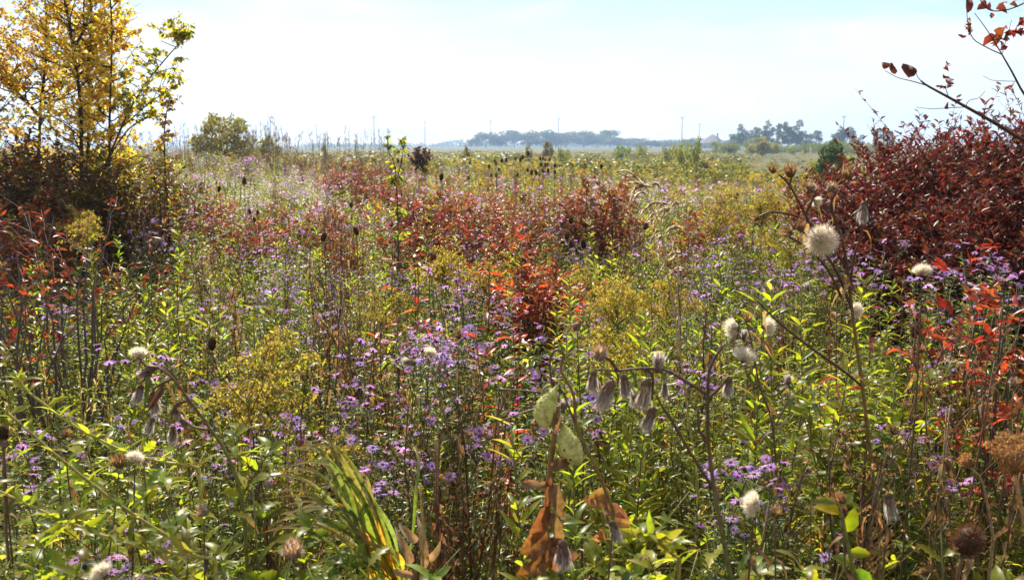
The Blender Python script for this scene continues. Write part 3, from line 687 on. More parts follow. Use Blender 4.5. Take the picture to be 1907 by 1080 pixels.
def far_clumps():
    g = G(500); protos = {}
    def pack(parts):
        mb = MB()
        for q, mi in parts:
            V, F, C, M = q.arrays(); mb.add(V, F, C, mi)
        return mb.arrays()
    # materials: 0 stem 1 green 2 petal 3 bloom 4 dry 5 red
    for k in range(4):
        st, fo, fl = aster(g, 1.05, 4, 22, 26, False, 0.085, spread=0.2); b = MB(); flowers_mesh(b, [(p, d, s * 1.1) for p, d, s in fl[:20]], FL_FAR)
        protos.setdefault('aster', []).append(pack([(st, 0), (fo, 1), (b, 2)]))
        st, fo, fl = aster(g, 0.95, 4, 16, 30, False, 0.08, spread=0.22); b = MB(); n = 160
        Q = np.array([f[0] for f in fl])[g.integers(len(fl), size=n)] + g.normal(0, 0.04, (n, 3))
        b.leaves(Q, g.normal(0, 1, (n, 3)), g.normal(0, 1, (n, 3)), 0.016, 0.013, pal([(0.62, 0.62, 0.52), (0.5, 0.52, 0.4), (0.34, 0.38, 0.22)], n), 'dia')
        protos.setdefault('white', []).append(pack([(st, 0), (fo, 1), (b, 2)]))
        st, fo, bl = goldenrod(g, 1.0, 30, 0.12, True, GREENS, 'dia', 0.35)
        protos.setdefault('gold', []).append(pack([(st, 0), (fo, 1), (bl, 3)]))
        m1, m2 = MB(), MB()
        for q in range(3):
            st, fo, bl = goldenrod(g, g.uniform(0.7, 1.0), 36, 0.12, False, BRIGHT + GREY, 'dia', 0.8); off = np.array([*g.normal(0, 0.12, 2), 0])
            V, F, C, M = st.arrays(); m1.add(V + off, F, C); V, F, C, M = fo.arrays(); m2.add(V + off, F, C)
        protos.setdefault('green', []).append(pack([(m1, 0), (m2, 1)]))
        st, fo, hd = dry_stalk(g, 0.95, 14, 4); protos.setdefault('dry', []).append(pack([(st, 0), (fo, 4), (hd, 4)]))
        st, fo = shrub(g, 0.3, 0.9, 40, 5, 0.07, 0.022, REDS, 0.4, 'dia', stems=5); protos.setdefault('red', []).append(pack([(st, 0), (fo, 5)]))
        gr = grass(g, 60, 0.8, 0.012, [(0.11, 0.09, 0.04), (0.16, 0.12, 0.065), (0.09, 0.085, 0.035), (0.19, 0.14, 0.08)], 0.2, 0.5, 'dia2'); protos.setdefault('olive', []).append(pack([(gr, 1)]))
    mats = [M_STEM, M_GREEN, M_PETAL, M_BLOOM, M_DRYLEAF, M_RED]
    outs = {}
    for k in range(4):
        for nm_, cl in (('scrub', [(0.085, 0.082, 0.032), (0.115, 0.10, 0.04), (0.06, 0.07, 0.03)]), ('brownscrub', [(0.12, 0.085, 0.05), (0.15, 0.11, 0.06), (0.10, 0.09, 0.04)])):
            L_l = [(g.normal(0, .28), g.normal(0, .28), g.uniform(.2, .75), g.uniform(.12, .24)) for _ in range(9)]
            m1 = crown_lumps(g, L_l, 170, .13, cl); protos.setdefault(nm_, []).append(pack([(m1, 1)]))
    y = 9.2
    while y < 190:
        step = (0.27 + 0.010 * (y - 9)) if y < 30 else 0.48 + 0.03 * (y - 30)
        hw = y * 0.60 + 1
        for x in np.arange(-hw, hw, step):
            X, Yy = x + rng.uniform(-.5, .5) * step, y + rng.uniform(-.5, .5) * step; z = float(gz(X, Yy)); h = 1.0 * rng.uniform(0.75, 1.1)
            if Yy > 24: h *= 0.85
            if X > 3 and Yy > 14: h *= 0.8
            if X > 0.25 * Yy and Yy > 38: h *= 0.35
            px, py = proj(X, Yy, z + h)
            if px > 1640 and Yy < 20: continue
            w = species_mix(px, py, Yy); ks = list(w); p = np.array([w[k] for k in ks]); k = ks[rng.choice(len(ks), p=p / p.sum())]
            if Yy > 32 and rng.uniform() < 0.45: k = ('scrub', 'brownscrub')[int(rng.uniform() < (0.65 if px < 800 else 0.35))]; h *= rng.uniform(0.9, 1.35)
            V, F, C, M = protos[k][int(rng.integers(4))]
            wid = 1.0 if Yy < 24 else min(4.0, 1 + (Yy - 24) * 0.04)
            VV = (V * np.array([wid * h, wid * h, h])) @ rot_z(rng.uniform(0, 6.28)).T + np.array([X, Yy, z])
            outs.setdefault((k, Yy > 24), []).append((VV, F, C * rng.uniform(0.8, 1.25), M))
        y += step
    names = {'aster': ('distant_asters', 'mass of small purple asters across the farther meadow', 'flowers'),
             'white': ('white_aster_drift', 'drift of creamy white asters on the farther slope', 'flowers'),
             'gold': ('distant_goldenrod_mass', 'dull yellow goldenrod spread through the farther meadow', 'flowers'),
             'green': ('distant_herbs', 'grey-green herbs filling the farther meadow', 'plants'),
             'dry': ('distant_dead_stems', 'brown dead stems filling the farther meadow', 'plants'),
             'red': ('distant_red_undergrowth', 'low red-leafed undergrowth scattered over the farther meadow', 'shrubs'),
             'scrub': ('low_scrub', 'low olive scrub dotted over the far meadow', 'shrubs'), 'brownscrub': ('brown_scrub', 'low brown scrub and dead weeds over the far meadow', 'shrubs'),
             'olive': ('meadow_grass', 'olive and straw grass running to the horizon', 'grass')}
    for k, (nm, lb, ct) in names.items():
        V, F, C, M = [], [], [], []; n = 0
        for far in (False, True):
            for a in outs.get((k, far), []):
                V.append(a[0].astype(np.float32)); F.append(a[1] + n); C.append(a[2]); M.append(a[3]); n += len(a[0])
        if not V: continue
        me = to_mesh(nm, np.concatenate(V), np.concatenate(F), np.clip(np.concatenate(C), 0, 0.9), np.concatenate(M), mats)
        print('STUFF', nm, len(me.polygons))
        tag(part(nm, me), lb, ct, None, 'stuff')
far_clumps()

# ------------------------------------------------------------------ singular plants standing out in the photograph
def wpath(pts, Y, n=4, dY=0.0):
    k = len(pts); return smooth_path([at(p[0], p[1], Y + dY * i / max(1, k - 1)) for i, p in enumerate(pts)], n)
def to_ground(path, dx=0.0):
    p = path[0]; g0 = np.array([p[0] + dx, p[1] + 0.02, float(gz(p[0] + dx, p[1])) - 0.02])
    if p[2] - g0[2] < 0.03: return path
    return np.concatenate([smooth_path([g0, (g0 + p) / 2 + np.array([dx * 0.1, 0, 0]), p], 3)[:-1], path])
def one(name, parent, mb, mats, smooth=False): return part(name, mb.mesh(name, mats, smooth), parent)
class Thing:
    def __init__(s, name, loc, label, cat, group=None):
        s.o = empty(name, tuple(loc)); s.loc = np.array(loc, float); tag(s.o, label, cat, group)
    def part(s, name, mb, mats, smooth=False):
        for v in mb.V: v -= s.loc.astype(np.float32)
        return one(name, s.o, mb, mats, smooth)
def base_of(path): return np.array([path[0][0], path[0][1], float(gz(path[0][0], path[0][1]))])

def ribbon(mb, path, w, C, N=None, m=0):
    path = np.asarray(path); n = len(path); T = nrm(np.gradient(path, axis=0))
    N = np.array([0.2, -0.5, 0.8]) if N is None else np.asarray(N, float)
    S = nrm(np.cross(T, N)); Nn = np.cross(S, T); w = np.asarray(w)[:, None] / 2
    V = np.stack([path - S * w + Nn * w * 0.35, path, path + S * w + Nn * w * 0.35], 1).reshape(-1, 3); F = []
    for i in range(n - 1):
        a = i * 3; b = a + 3; F += [(a, a + 1, b + 1), (a, b + 1, b), (a + 1, a + 2, b + 2), (a + 1, b + 2, b + 1)]
    C = np.asarray(C, float); C = np.repeat(C, 3, 0) if C.ndim == 2 else C
    mb.add(V, F, C, m)
def bract_head(mb, c, ax, r, col=(0.17, 0.10, 0.055), open_=0.5, n=60, m=0):
    """thistle head cup of narrow dry bracts round axis ax"""
    A = axis_mat(ax); c = np.asarray(c, float)
    mb.blob(c, (r * 0.62, r * 0.75), np.array(col) * 0.7, ax, 8, 6, 0.1, m=m)
    a = rng.uniform(0, 6.28, n); lv = rng.uniform(0, 1, n)
    P = np.stack([np.cos(a) * r * 0.55 * np.sin(0.6 + lv * 1.2), np.sin(a) * r * 0.55 * np.sin(0.6 + lv * 1.2), (lv - 0.6) * r * 0.9], 1)
    out_ = open_ * (0.5 + rng.uniform(0, 1, n))
    D = np.stack([np.cos(a) * out_, np.sin(a) * out_, np.ones(n)], 1)
    mb.leaves(P @ A.T + c, D @ A.T, D @ A.T * 0 + (np.stack([-np.cos(a), -np.sin(a), np.ones(n)], 1) @ A.T), r * rng.uniform(0.8, 1.5, n), r * 0.16, pal([col, np.array(col) * 1.7, np.array(col) * 0.6], n, 0.3), 'dia2', -open_ * rng.uniform(0, 1.0, n), 0.3, None, m)
def tuft(mb, c, ax, r, n, spread=0.9, L=None, w=0.0007, col=((0.84, 0.75, 0.60), (0.90, 0.86, 0.78), (0.72, 0.58, 0.40)), bend=0.25, m=1):
    """pappus hairs fanning from c about ax; spread 0 = brush, 2 = whole ball"""
    A = axis_mat(ax); th = np.arccos(np.clip(1 - rng.uniform(0, 1, n) * spread, -1, 1)); a = rng.uniform(0, 6.28, n)
    D = np.stack([np.sin(th) * np.cos(a), np.sin(th) * np.sin(a), np.cos(th)], 1) @ A.T
    gap = nrm(rng.normal(0, 1, 3)); keep = ~((D @ gap > .55) & (rng.uniform(0, 1, n) < .55)); D = D[keep]; n = len(D)
    L = r * rng.uniform(0.45, 1.08, n) ** 0.8 * np.where(rng.uniform(0, 1, n) < .04, 1.25, 1)
    mb.hairs(np.asarray(c) + D * r * 0.1 + rng.normal(0, r * 0.06, (n, 3)), D, L, w, pal(list(col), n, 0.12), m, bend)
HEADM = [M_DRYLEAF, M_FLUFF]
GREYF = ((0.48, 0.41, 0.36), (0.60, 0.53, 0.47), (0.34, 0.26, 0.20), (0.70, 0.65, 0.60))
def head_mesh(th, c, kind, r, ax):
    mb = MB(); ax = nrm(nrm(np.array(ax, float)) + rng.normal(0, .16, 3)); c = np.asarray(c, float); r = r * rng.uniform(.85, 1.15)
    if kind == 'dead':        # closed withered head with a limp brush of grey hair
        bract_head(mb, c, ax, r * .85, (0.20, 0.13, 0.085), 0.35, 80)
        A = axis_mat(ax); n = 420; a = rng.uniform(0, 6.28, n); rr = r * 0.5 * np.sqrt(rng.uniform(0, 1, n))
        P = np.stack([np.cos(a) * rr, np.sin(a) * rr, rng.uniform(0, 0.5, n) * r], 1) @ A.T + c
        D = ax + rng.normal(0, 0.16, (n, 3)) - UP * 0.15
        mb.hairs(P, D, r * rng.uniform(1.3, 2.8, n), 0.0013, pal(list(GREYF), n, 0.2), 1, 0.12)
    elif kind == 'star':      # opened empty head, curled bracts
        bract_head(mb, c, ax, r, (0.24, 0.16, 0.09), 1.3, 90)
        tuft(mb, c, ax, r * 0.8, 90, 0.8, col=GREYF, m=1)
    elif kind == 'puff':      # open white tuft on a brown cup
        bract_head(mb, c - ax * r * 0.35, ax, r * 0.6, (0.20, 0.12, 0.06), 0.5, 60)
        tuft(mb, c - ax * r * 0.4, ax, r * 1.45, 2400, 0.66, w=0.0008, m=1, bend=0.3)
    elif kind == 'ball':
        bract_head(mb, c, ax, r * 0.55, (0.28, 0.18, 0.09), 1.0, 90)
        tuft(mb, c, ax, r * 1.2, 5200, 1.9, w=0.0008, m=1, bend=0.4)
    elif kind == 'crumple':
        bract_head(mb, c, ax, r, (0.30, 0.22, 0.16), 0.9, 120)
        tuft(mb, c, ax, r * 1.0, 500, 1.0, w=0.0010, col=GREYF, m=1, bend=0.7)
    th.part('seed_head', mb, HEADM)
def thistle(name, label, cat, Y, stems, heads, col=(0.10, 0.055, 0.03), r=0.0035, leaves_=0, group=None, ground=True, lowcol=None):
    paths = [wpath(s, Y) for s in stems]
    if ground: paths[0] = to_ground(paths[0])
    th = Thing(name, base_of(paths[0]), label, cat, group); st = MB(); lf = MB()
    for i, p in enumerate(paths):
        C = np.tile(np.array(col), (len(p), 1))
        if i == 0 and lowcol is not None:
            t = np.linspace(0, 1, len(p))[:, None]; k = np.clip((t - 0.5) * 5, 0, 1); C = np.array(lowcol) * (1 - k) + C * k
        st.tube(p, r if i == 0 else r * 0.6, r * 0.45 if i == 0 else r * 0.35, C, 6)
        if leaves_:
            n = leaves_ if i == 0 else leaves_ // 3
            stem_leaves(lf, p, n, 0.05, 0.012, pal(BROWNS + GREENS[:1], n), 'dia2', 0.05, 0.9, -0.2, 1.0, 0.3, twist=2.0)
    th.part('stem', st, M_STEM)
    if leaves_: th.part('foliage', lf, M_DRYLEAF)
    for h in heads:
        px, py, kind, rr, ax = h[:5]; y = Y + (h[5] if len(h) > 5 else rng.uniform(-0.03, 0.03)); c = at(px, py, y)
        head_mesh(th, c, kind, rr, ax)
        if len(h) > 6: pass
    return th

DN, U_ = (0.05, 0, -1), (0, 0.1, 1)
thistle('withered_thistle', 'withered thistle with grey limp heads nodding from dark bent stems', 'thistle', 1.28,
    [[(1362, 1080), (1335, 940), (1320, 830), (1318, 745), (1320, 692)], [(1318, 735), (1280, 712), (1240, 690), (1195, 686), (1150, 690), (1108, 688)],
     [(1325, 905), (1290, 850), (1255, 790), (1235, 760), (1222, 735)], [(1318, 742), (1340, 722), (1357, 700)], [(1150, 690), (1135, 670), (1122, 665)], [(1195, 686), (1215, 700), (1214, 745)],
     [(1320, 830), (1302, 800), (1300, 760)], [(1320, 692), (1332, 665), (1350, 640)]],
    [(1117, 662, 'crumple', .013, (-.2, 0, 1), 0), (1105, 697, 'dead', .010, (-.1, 0, -1), .01), (1136, 718, 'dead', .014, (-.15, 0, -1), 0), (1162, 704, 'dead', .013, (.1, 0, -1), .01), (1122, 725, 'dead', .009, (0.1, 0, -1), .03),
     (1203, 715, 'dead', .014, (-.2, 0, -1), 0), (1225, 688, 'dead', .009, (0.1, 0, 1), 0), (1215, 765, 'dead', .013, (0.05, 0, -1), 0), (1238, 718, 'dead', .007, DN, .01), (1358, 708, 'dead', .009, DN, 0),
     (1180, 735, 'dead', .007, DN, 0.02)], (0.09, 0.045, 0.03), 0.0045, 0, lowcol=(0.13, 0.11, 0.04))
thistle('withered_thistle', 'thin dark arching thistle stem looping behind the two milkweed pods', 'thistle', 1.42,
    [[(1142, 950), (1110, 870), (1075, 800), (1068, 735), (1045, 690), (1050, 660), (1035, 652), (1024, 672), (1028, 715), (1040, 745)], [(1075, 800), (1060, 760), (1042, 720), (1010, 695)], [(1028, 735), (980, 728), (925, 724)],
     [(1040, 752), (985, 765), (930, 785)]],
    [(1048, 765, 'dead', .007, U_, 0), (1004, 730, 'star', .005, U_, 0), (1012, 752, 'star', .004, DN, 0)], (0.10, 0.055, 0.035), 0.0038, lowcol=(0.17, 0.12, 0.03))
thistle('drooping_thistle', 'drooping thistle with seven shaggy grey heads on a bent brown stem', 'thistle', 1.5,
    [[(462, 1080), (452, 940), (425, 850), (385, 790), (352, 745), (322, 705), (295, 684)], [(395, 800), (360, 795), (335, 780), (320, 785)], [(352, 745), (330, 752), (328, 765)], [(322, 705), (300, 715), (284, 730), (285, 770)],
     [(295, 684), (275, 700), (262, 715)], [(295, 684), (270, 680), (258, 665)]],
    [(258, 660, 'puff', .010, (0, 0, 1), 0), (282, 688, 'dead', .011, (-.9, 0, -.5), 0), (262, 722, 'dead', .012, (-.2, 0, -1), 0), (286, 735, 'dead', .012, (.1, 0, -1), 0), (283, 782, 'dead', .011, (-.15, 0, -1), 0),
     (322, 798, 'dead', .011, (.05, 0, -1), 0), (330, 768, 'dead', .008, DN, 0)], (0.11, 0.06, 0.03), 0.0042, 10, lowcol=(0.13, 0.13, 0.03))
thistle('tall_thistle', 'tall dark-stemmed thistle with one big round white seed ball', 'thistle', 1.75,
    [[(1640, 1010), (1606, 720), (1588, 590), (1578, 500), (1566, 440), (1545, 385)],
     [(1586, 575), (1560, 510), (1530, 460), (1500, 400), (1470, 345), (1450, 325)], [(1578, 500), (1545, 455), (1500, 410), (1440, 395), (1410, 405)], [(1570, 560), (1540, 500), (1500, 460), (1468, 440)],
     [(1583, 540), (1590, 480), (1604, 440), (1608, 400)], [(1566, 440), (1552, 400), (1548, 365)], [(1545, 385), (1560, 350), (1578, 330)], [(1500, 400), (1512, 375), (1520, 352)], [(1470, 345), (1475, 330)],
     [(1606, 720), (1570, 690), (1500, 640), (1450, 600), (1410, 560)], [(1545, 455), (1510, 445), (1492, 428)]],
    [(1440, 317, 'star', .011, (-.3, 0, 1)), (1472, 322, 'star', .015, (.1, 0, 1)), (1410, 406, 'star', .009, (-1, 0, -.1)), (1468, 434, 'star', .013, (-.8, 0, .2)), (1492, 424, 'star', .011, (.1, 0, 1)),
     (1530, 448, 'ball', .025, (-.4, -.2, .6)), (1510, 352, 'crumple', .012, U_), (1548, 352, 'crumple', .011, (0, 0, 1)), (1578, 326, 'star', .015, (-.2, 0, 1)), (1608, 382, 'dead', .012, (0, 0, -1)), (1520, 375, 'puff', .009, (.6, 0, -.6)),
     (1500, 345, 'star', .009, (-.7, 0, .4)), (1592, 578, 'puff', .013, (.9, .1, -.1), .03), (1505, 540, 'dead', .006, U_, .02)], (0.085, 0.035, 0.022), 0.0048, 8, lowcol=(0.22, 0.14, 0.03))
thistle('tufted_thistle', 'thistle with three open cream seed tufts above small asters', 'thistle', 1.95,
    [[(1450, 1000), (1440, 800), (1415, 720), (1400, 640), (1390, 600)], [(1415, 720), (1395, 705), (1387, 680)], [(1400, 640), (1380, 630), (1372, 612)], [(1405, 660), (1420, 640), (1422, 615)], [(1440, 800), (1470, 740), (1468, 715)]],
    [(1366, 612, 'puff', .018, (-.95, 0, .1)), (1428, 608, 'puff', .020, (.9, -.1, .1)), (1386, 664, 'puff', .019, (0, 0, 1)), (1392, 594, 'star', .013, U_), (1385, 632, 'dead', .009, U_), (1468, 714, 'dead', .008, (0.1, 0, 1))], (0.12, 0.08, 0.04), 0.0032, 16)
SING = [  # small single heads: px, py, kind, r, axis, Y, label
    (1717, 506, 'puff', .018, (0, 0, 1), 1.9, 'single thistle with flat-topped cream tuft before the red bush'),
    (1404, 938, 'puff', .016, (-.9, 0, .4), 1.3, 'thistle with cream tuft turned sideways beside the yellow leaf'),
    (1655, 925, 'dead', .014, (.2, 0, -1), 1.35, 'thistle with one shaggy grey head bent down near the yellow leaf'),
    (1568, 930, 'star', .012, (-.5, 0, .6), 1.3, 'thistle with one ragged brown star head against the yellow leaf'),
    (1442, 955, 'star', .011, (.3, 0, .8), 1.32, 'thistle with curled brown bracts under the sideways cream tuft'),
    (1665, 803, 'star', .012, (-.6, 0, .4), 1.7, 'thistle with a flattened brown head between tangled green weeds'),
    (854, 626, 'star', .013, (-.4, 0, 1), 2.2, 'thistle with paired brown tufts above the violet asters'),
    (800, 656, 'puff', .013, (.3, 0, .9), 2.1, 'thistle with small cream brush among violet asters'),
    (770, 676, 'dead', .013, (-.9, 0, .1), 2.1, 'thistle with pale head lying sideways among violet asters'),
    (120, 810, 'star', .011, (.8, 0, .4), 1.7, 'thistle with clustered brown heads over the mown looking grass'),
    (222, 862, 'star', .014, (-.2, 0, 1), 1.55, 'thistle with an open brown star under the drooping grey heads'),
    (251, 853, 'puff', .011, (.4, 0, .5), 1.55, 'thistle with small fawn tuft next to the open brown star'),
    (380, 952, 'crumple', .013, (-.3, 0, .2), 1.4, 'thistle with crumpled fawn head low among green leaves'),
    (190, 1068, 'puff', .014, (-.6, 0, .4), 1.15, 'thistle with dirty white tuft close above the ground herbs'),
    (1140, 975, 'dead', .010, (.3, 0, -1), 1.2, 'thistle with limp head hanging over toothed green leaves'),
    (1048, 1015, 'dead', .012, (.2, 0, -1), 1.1, 'thistle with pale limp head before the orange dead leaves'),
    (545, 1030, 'crumple', .016, (0, 0, 1), 1.25, 'thistle with dark crumpled heads beside the arching grass base'),
    (8, 826, 'crumple', .011, (-.5, 0, .5), 1.5, 'thistle with fawn crumpled head at the meadow edge'),
    (1888, 715, 'crumple', .012, (0, 0, 1), 1.8, 'thistle with grey-brown ragged head under the bright red bush'),
    (1716, 652, 'star', .009, (0, 0, 1), 2.2, 'thistle with a tiny tan head over the weeds by the red bush'),
    (1075, 607, 'star', .012, (-.3, 0, -.6), 2.0, 'thistle with nodding fawn head between green goldenrod stems')]
for px, py, k, r, ax, Y, lb in SING:
    gx = px + rng.uniform(-30, 30)
    b = at(gx, py + 260, Y + 0.03)
    thistle('thistle', lb, 'thistle', Y, [[(gx, py + 230), (px + (gx - px) * 0.4, py + 120), (px, py + 14)]], [(px, py, k, r, ax, 0)], (0.10, 0.07, 0.035), 0.0026, 10)

# -- milkweed
def milkweed():
    Y = 1.36
    main = to_ground(wpath([(1012, 1080), (1018, 960), (1026, 860), (1034, 800), (1040, 755)], Y))
    th = Thing('milkweed', base_of(main), 'dying milkweed with two warty pale green pods and curled brown leaves', 'plant')
    st = MB(); st.tube(main, 0.006, 0.0035, (0.20, 0.11, 0.045), 7)
    st.tube(wpath([(1034, 800), (1022, 775), (1010, 755), (1012, 728), (1020, 718)], Y), 0.003, 0.003, (0.22, 0.22, 0.10), 6)
    st.tube(wpath([(1026, 865), (1036, 800), (1046, 780)], Y), 0.003, 0.003, (0.18, 0.14, 0.06), 6)
    th.part('stem', st, M_STEM, True)
    def pod(a, b, r):
        a, b = at(*a, Y), at(*b, Y - 0.02); ax = b - a; L = np.linalg.norm(ax); c = (a + b) / 2; mb = MB(); seg, rings = 40, 54
        pr = lambda t: max(0.015, math.sqrt(max(0, 1 - (((t + 1) / 2 - .62) / .385) ** 2)) if (t + 1) / 2 > .62 else math.sin(math.pi / 2 * ((t + 1) / 2) / .62) ** 1.25)
        mb.blob(c, (r, L / 2), (0.40, 0.44, 0.19), ax, seg, rings, 0.055, pr)
        A = axis_mat(ax)
        V = mb.V[0]; loc = (V - c) @ A; n = len(V)
        bend = (loc[:, 2] / (L / 2)) ** 2 * 0.006; V += (np.array([[1.0, 0, 0]]) * bend[:, None]).astype(np.float32)
        tt = np.clip(loc[:, 2:3] / (L / 2) * .5 + .5, 0, 1); mb.C[0] = ((np.array([0.46, 0.48, 0.15]) * (1 - tt) + np.array([0.52, 0.48, 0.20]) * tt) * rng.uniform(0.8, 1.2, (n, 1))).astype(np.float32)
        for k in range(150):
            i = int(rng.integers(seg * 3, n - seg * 3)); d = nrm(V[i] - c - ax / L * np.dot(V[i] - c, ax / L) + 0.0)
            mb.leaves([V[i] - d * 0.0005] * 3, [d + rng.normal(0, 0.3, 3) for _ in range(3)], rng.normal(0, 1, (3, 3)), 0.0016, 0.0016, np.array([0.50, 0.54, 0.27]), 'dia', 0, 0.5)
        for k in range(4):
            i = int(rng.integers(n // 3, n - seg * 4)); d = nrm(V[i] - c); mb.blob(V[i], (0.0022, 0.0022), (0.07, 0.045, 0.04), d, 6, 4, 0.2)
        th.part('seed_pod', mb, M_POD, True)
    pod((1034, 714), (1002, 796), 0.0172); pod((1042, 784), (1072, 864), 0.0175)
    def dl(p, d, L, w, col, bend, tw=1.2):
        L *= .62; w *= .5; col = np.array(col) * .75
        mb = MB(); mb.leaves([at(*p, Y - 0.02)], [d], [(0.3, -1, 0.5)], L, w, np.array(col), 'long', bend, 0.9, np.array(col) * 0.5, 0, tw); mb.V[0] += rng.normal(0, .0018, mb.V[0].shape).astype(np.float32); th.part('leaf', mb, M_DRYLEAF)
    br, orr = (0.24, 0.15, 0.08), (0.30, 0.15, 0.055)
    for a in [((1000, 780), (-.4, 0, -1), .05, .02, br, .2), ((1036, 765), (-.1, 0, -1), .075, .028, br, .1), ((1024, 905), (-1, 0, .25), .10, .035, (0.30, 0.20, 0.13), .5), ((1026, 870), (.8, -.1, .6), .09, .04, br, 1.3),
              ((1024, 900), (.5, -.2, -.9), .12, .045, br, .3), ((1022, 940), (-.35, -.2, -1), .13, .05, orr, .3), ((1018, 990), (-.6, -.2, -.9), .11, .07, orr, .4), ((1020, 1000), (.5, -.2, -1), .12, .07, orr, .4),
              ((1014, 1040), (-.5, -.3, -.3), .10, .06, orr, .7), ((1022, 950), (.25, -.1, -1), .15, .05, (0.26, 0.16, 0.08), .2), ((1024, 885), (-.15, 0, -1), .14, .03, orr, .1), ((1016, 1030), (.9, -.3, .1), .10, .05, (0.34, 0.2, 0.1), .9)]: dl(*a)
milkweed()
def orange_dead_leaves():
    p = at(1130, 930, 1.5); th = Thing('dead_dock', (p[0], p[1], float(gz(p[0], p[1]))), 'dead plant with crumpled orange leaves behind toothed green leaves', 'plant')
    st = MB(); st.tube(to_ground(wpath([(1140, 1080), (1132, 980), (1125, 900)], 1.5)), .004, .002, (0.2, 0.1, 0.04), 5); th.part('stem', st, M_STEM)
    for k in range(5):
        mb = MB(); mb.leaves([at(1130 + rng.uniform(-8, 8), 915 + k * 16, 1.5)], [(rng.choice([-1, 1]) * rng.uniform(.4, 1), -.3, rng.uniform(-.6, .5))], [(0.2, -1, .5)], .05, .028, np.array([0.32, 0.18, 0.08]), 'oval', .8, .8, None, 0, 1.5); th.part('leaf', mb, M_DRYLEAF)
orange_dead_leaves()
def pale_husk():
    Y = 1.45; p = at(775, 1060, Y); th = Thing('dead_milkweed', (p[0], p[1], float(gz(p[0], p[1]))), 'dead stalk with curled straw-coloured husk leaves at the arching grass base', 'plant')
    st = MB(); st.tube(to_ground(wpath([(785, 1080), (788, 1000), (782, 900)], Y)), .004, .002, (0.32, 0.2, 0.07), 5); th.part('stem', st, M_STEM)
    for (x, y, d, L, w) in [(765, 1050, (-.2, -.1, 1), .09, .03), (775, 1010, (-.5, -.1, .8), .06, .03), (788, 1060, (.1, -.1, 1), .12, .03), (795, 1040, (.5, -.1, .5), .05, .03), (770, 1070, (-.9, -.1, .2), .06, .025)]:
        mb = MB(); mb.leaves([at(x, y, Y)], [d], [(0.4, -1, .3)], L * .8, w * .55, np.array([0.36, 0.27, 0.15]), 'long', .7, 1.0, None, 0, 1.0); th.part('leaf', mb, M_DRYLEAF)
pale_husk()

# -- arching grass
def big_grass():
    Y = 1.55; b = at(742, 1085, Y); th = Thing('arching_grass', (b[0], b[1], float(gz(b[0], b[1]))), 'clump of wide bright green grass blades arching over with yellowed edges', 'grass')
    st = MB(); st.tube(to_ground(wpath([(748, 1100), (705, 990), (660, 920), (628, 860), (612, 810)], Y)), .004, .0015, (0.18, 0.14, 0.05), 6); th.part('stem', st, M_STEM)
    B = [([(740, 1085), (690, 985), (640, 910), (608, 860), (590, 822)], .024, 0), ([(735, 1085), (690, 960), (640, 880), (590, 860), (512, 868)], .013, 0), ([(722, 1040), (670, 965), (610, 945), (560, 955), (500, 972)], .018, 1),
         ([(722, 1040), (650, 990), (600, 970), (548, 958), (520, 950)], .022, 0), ([(700, 990), (640, 945), (590, 940), (555, 950), (520, 965)], .014, 2), ([(745, 1085), (720, 1030), (660, 1000), (600, 985), (560, 985)], .010, 2),
         ([(745, 1085), (700, 1045), (640, 1035), (590, 1050), (555, 1075)], .018, 1), ([(750, 1085), (735, 1000), (700, 940), (670, 905), (655, 868)], .012, 1), ([(755, 1090), (770, 990), (775, 920), (780, 860), (770, 820)], .010, 0),
         ([(740, 1085), (690, 1010), (650, 985), (610, 1010), (590, 1040)], .014, 2), ([(755, 1085), (745, 1040), (700, 1020), (650, 1060), (640, 1090)], .016, 2), ([(735, 1085), (710, 990), (690, 940), (655, 915), (620, 912)], .012, 2)]
    cols = [(0.12, 0.165, 0.035), (0.15, 0.18, 0.07), (0.20, 0.18, 0.07)]
    for k in range(22):
        x1, y1 = rng.uniform(470, 690), rng.uniform(800, 1060); xb = rng.uniform(690, 770); B.append(([(xb, 1085), (xb - (xb - x1) * .25, y1 + (1085 - y1) * .5), (xb - (xb - x1) * .6, y1 + (1085 - y1) * .12 - 10), (x1, y1)], rng.uniform(.005, .011), int(rng.integers(3))))
    for pts, w, ci in B:
        w *= .66; mb = MB(); p = smooth_path([at(x, y, Y - 0.05 * math.sin(i)) for i, (x, y) in enumerate(pts)], 6); n = len(p); t = np.linspace(0, 1, n)
        wd = w * np.sin(np.pi * np.clip(t * 0.86 + 0.14, 0, 1)) ** 0.7 + 0.0006
        C = np.array(cols[ci]) * (1 - t[:, None] ** 4) + np.array([0.32, 0.2, 0.08]) * t[:, None] ** 4
        if ci == 2: k = (t[:, None] < 0.3); C = np.where(k, np.array([0.40, 0.2, 0.04]), C)
        p[-6:, 2] -= 0.01 * np.linspace(0, 1, 6) ** 2
        ribbon(mb, p, wd, C, (rng.uniform(-.3, .3), -.6, .8)); th.part('blade', mb, M_GRASS)
big_grass()

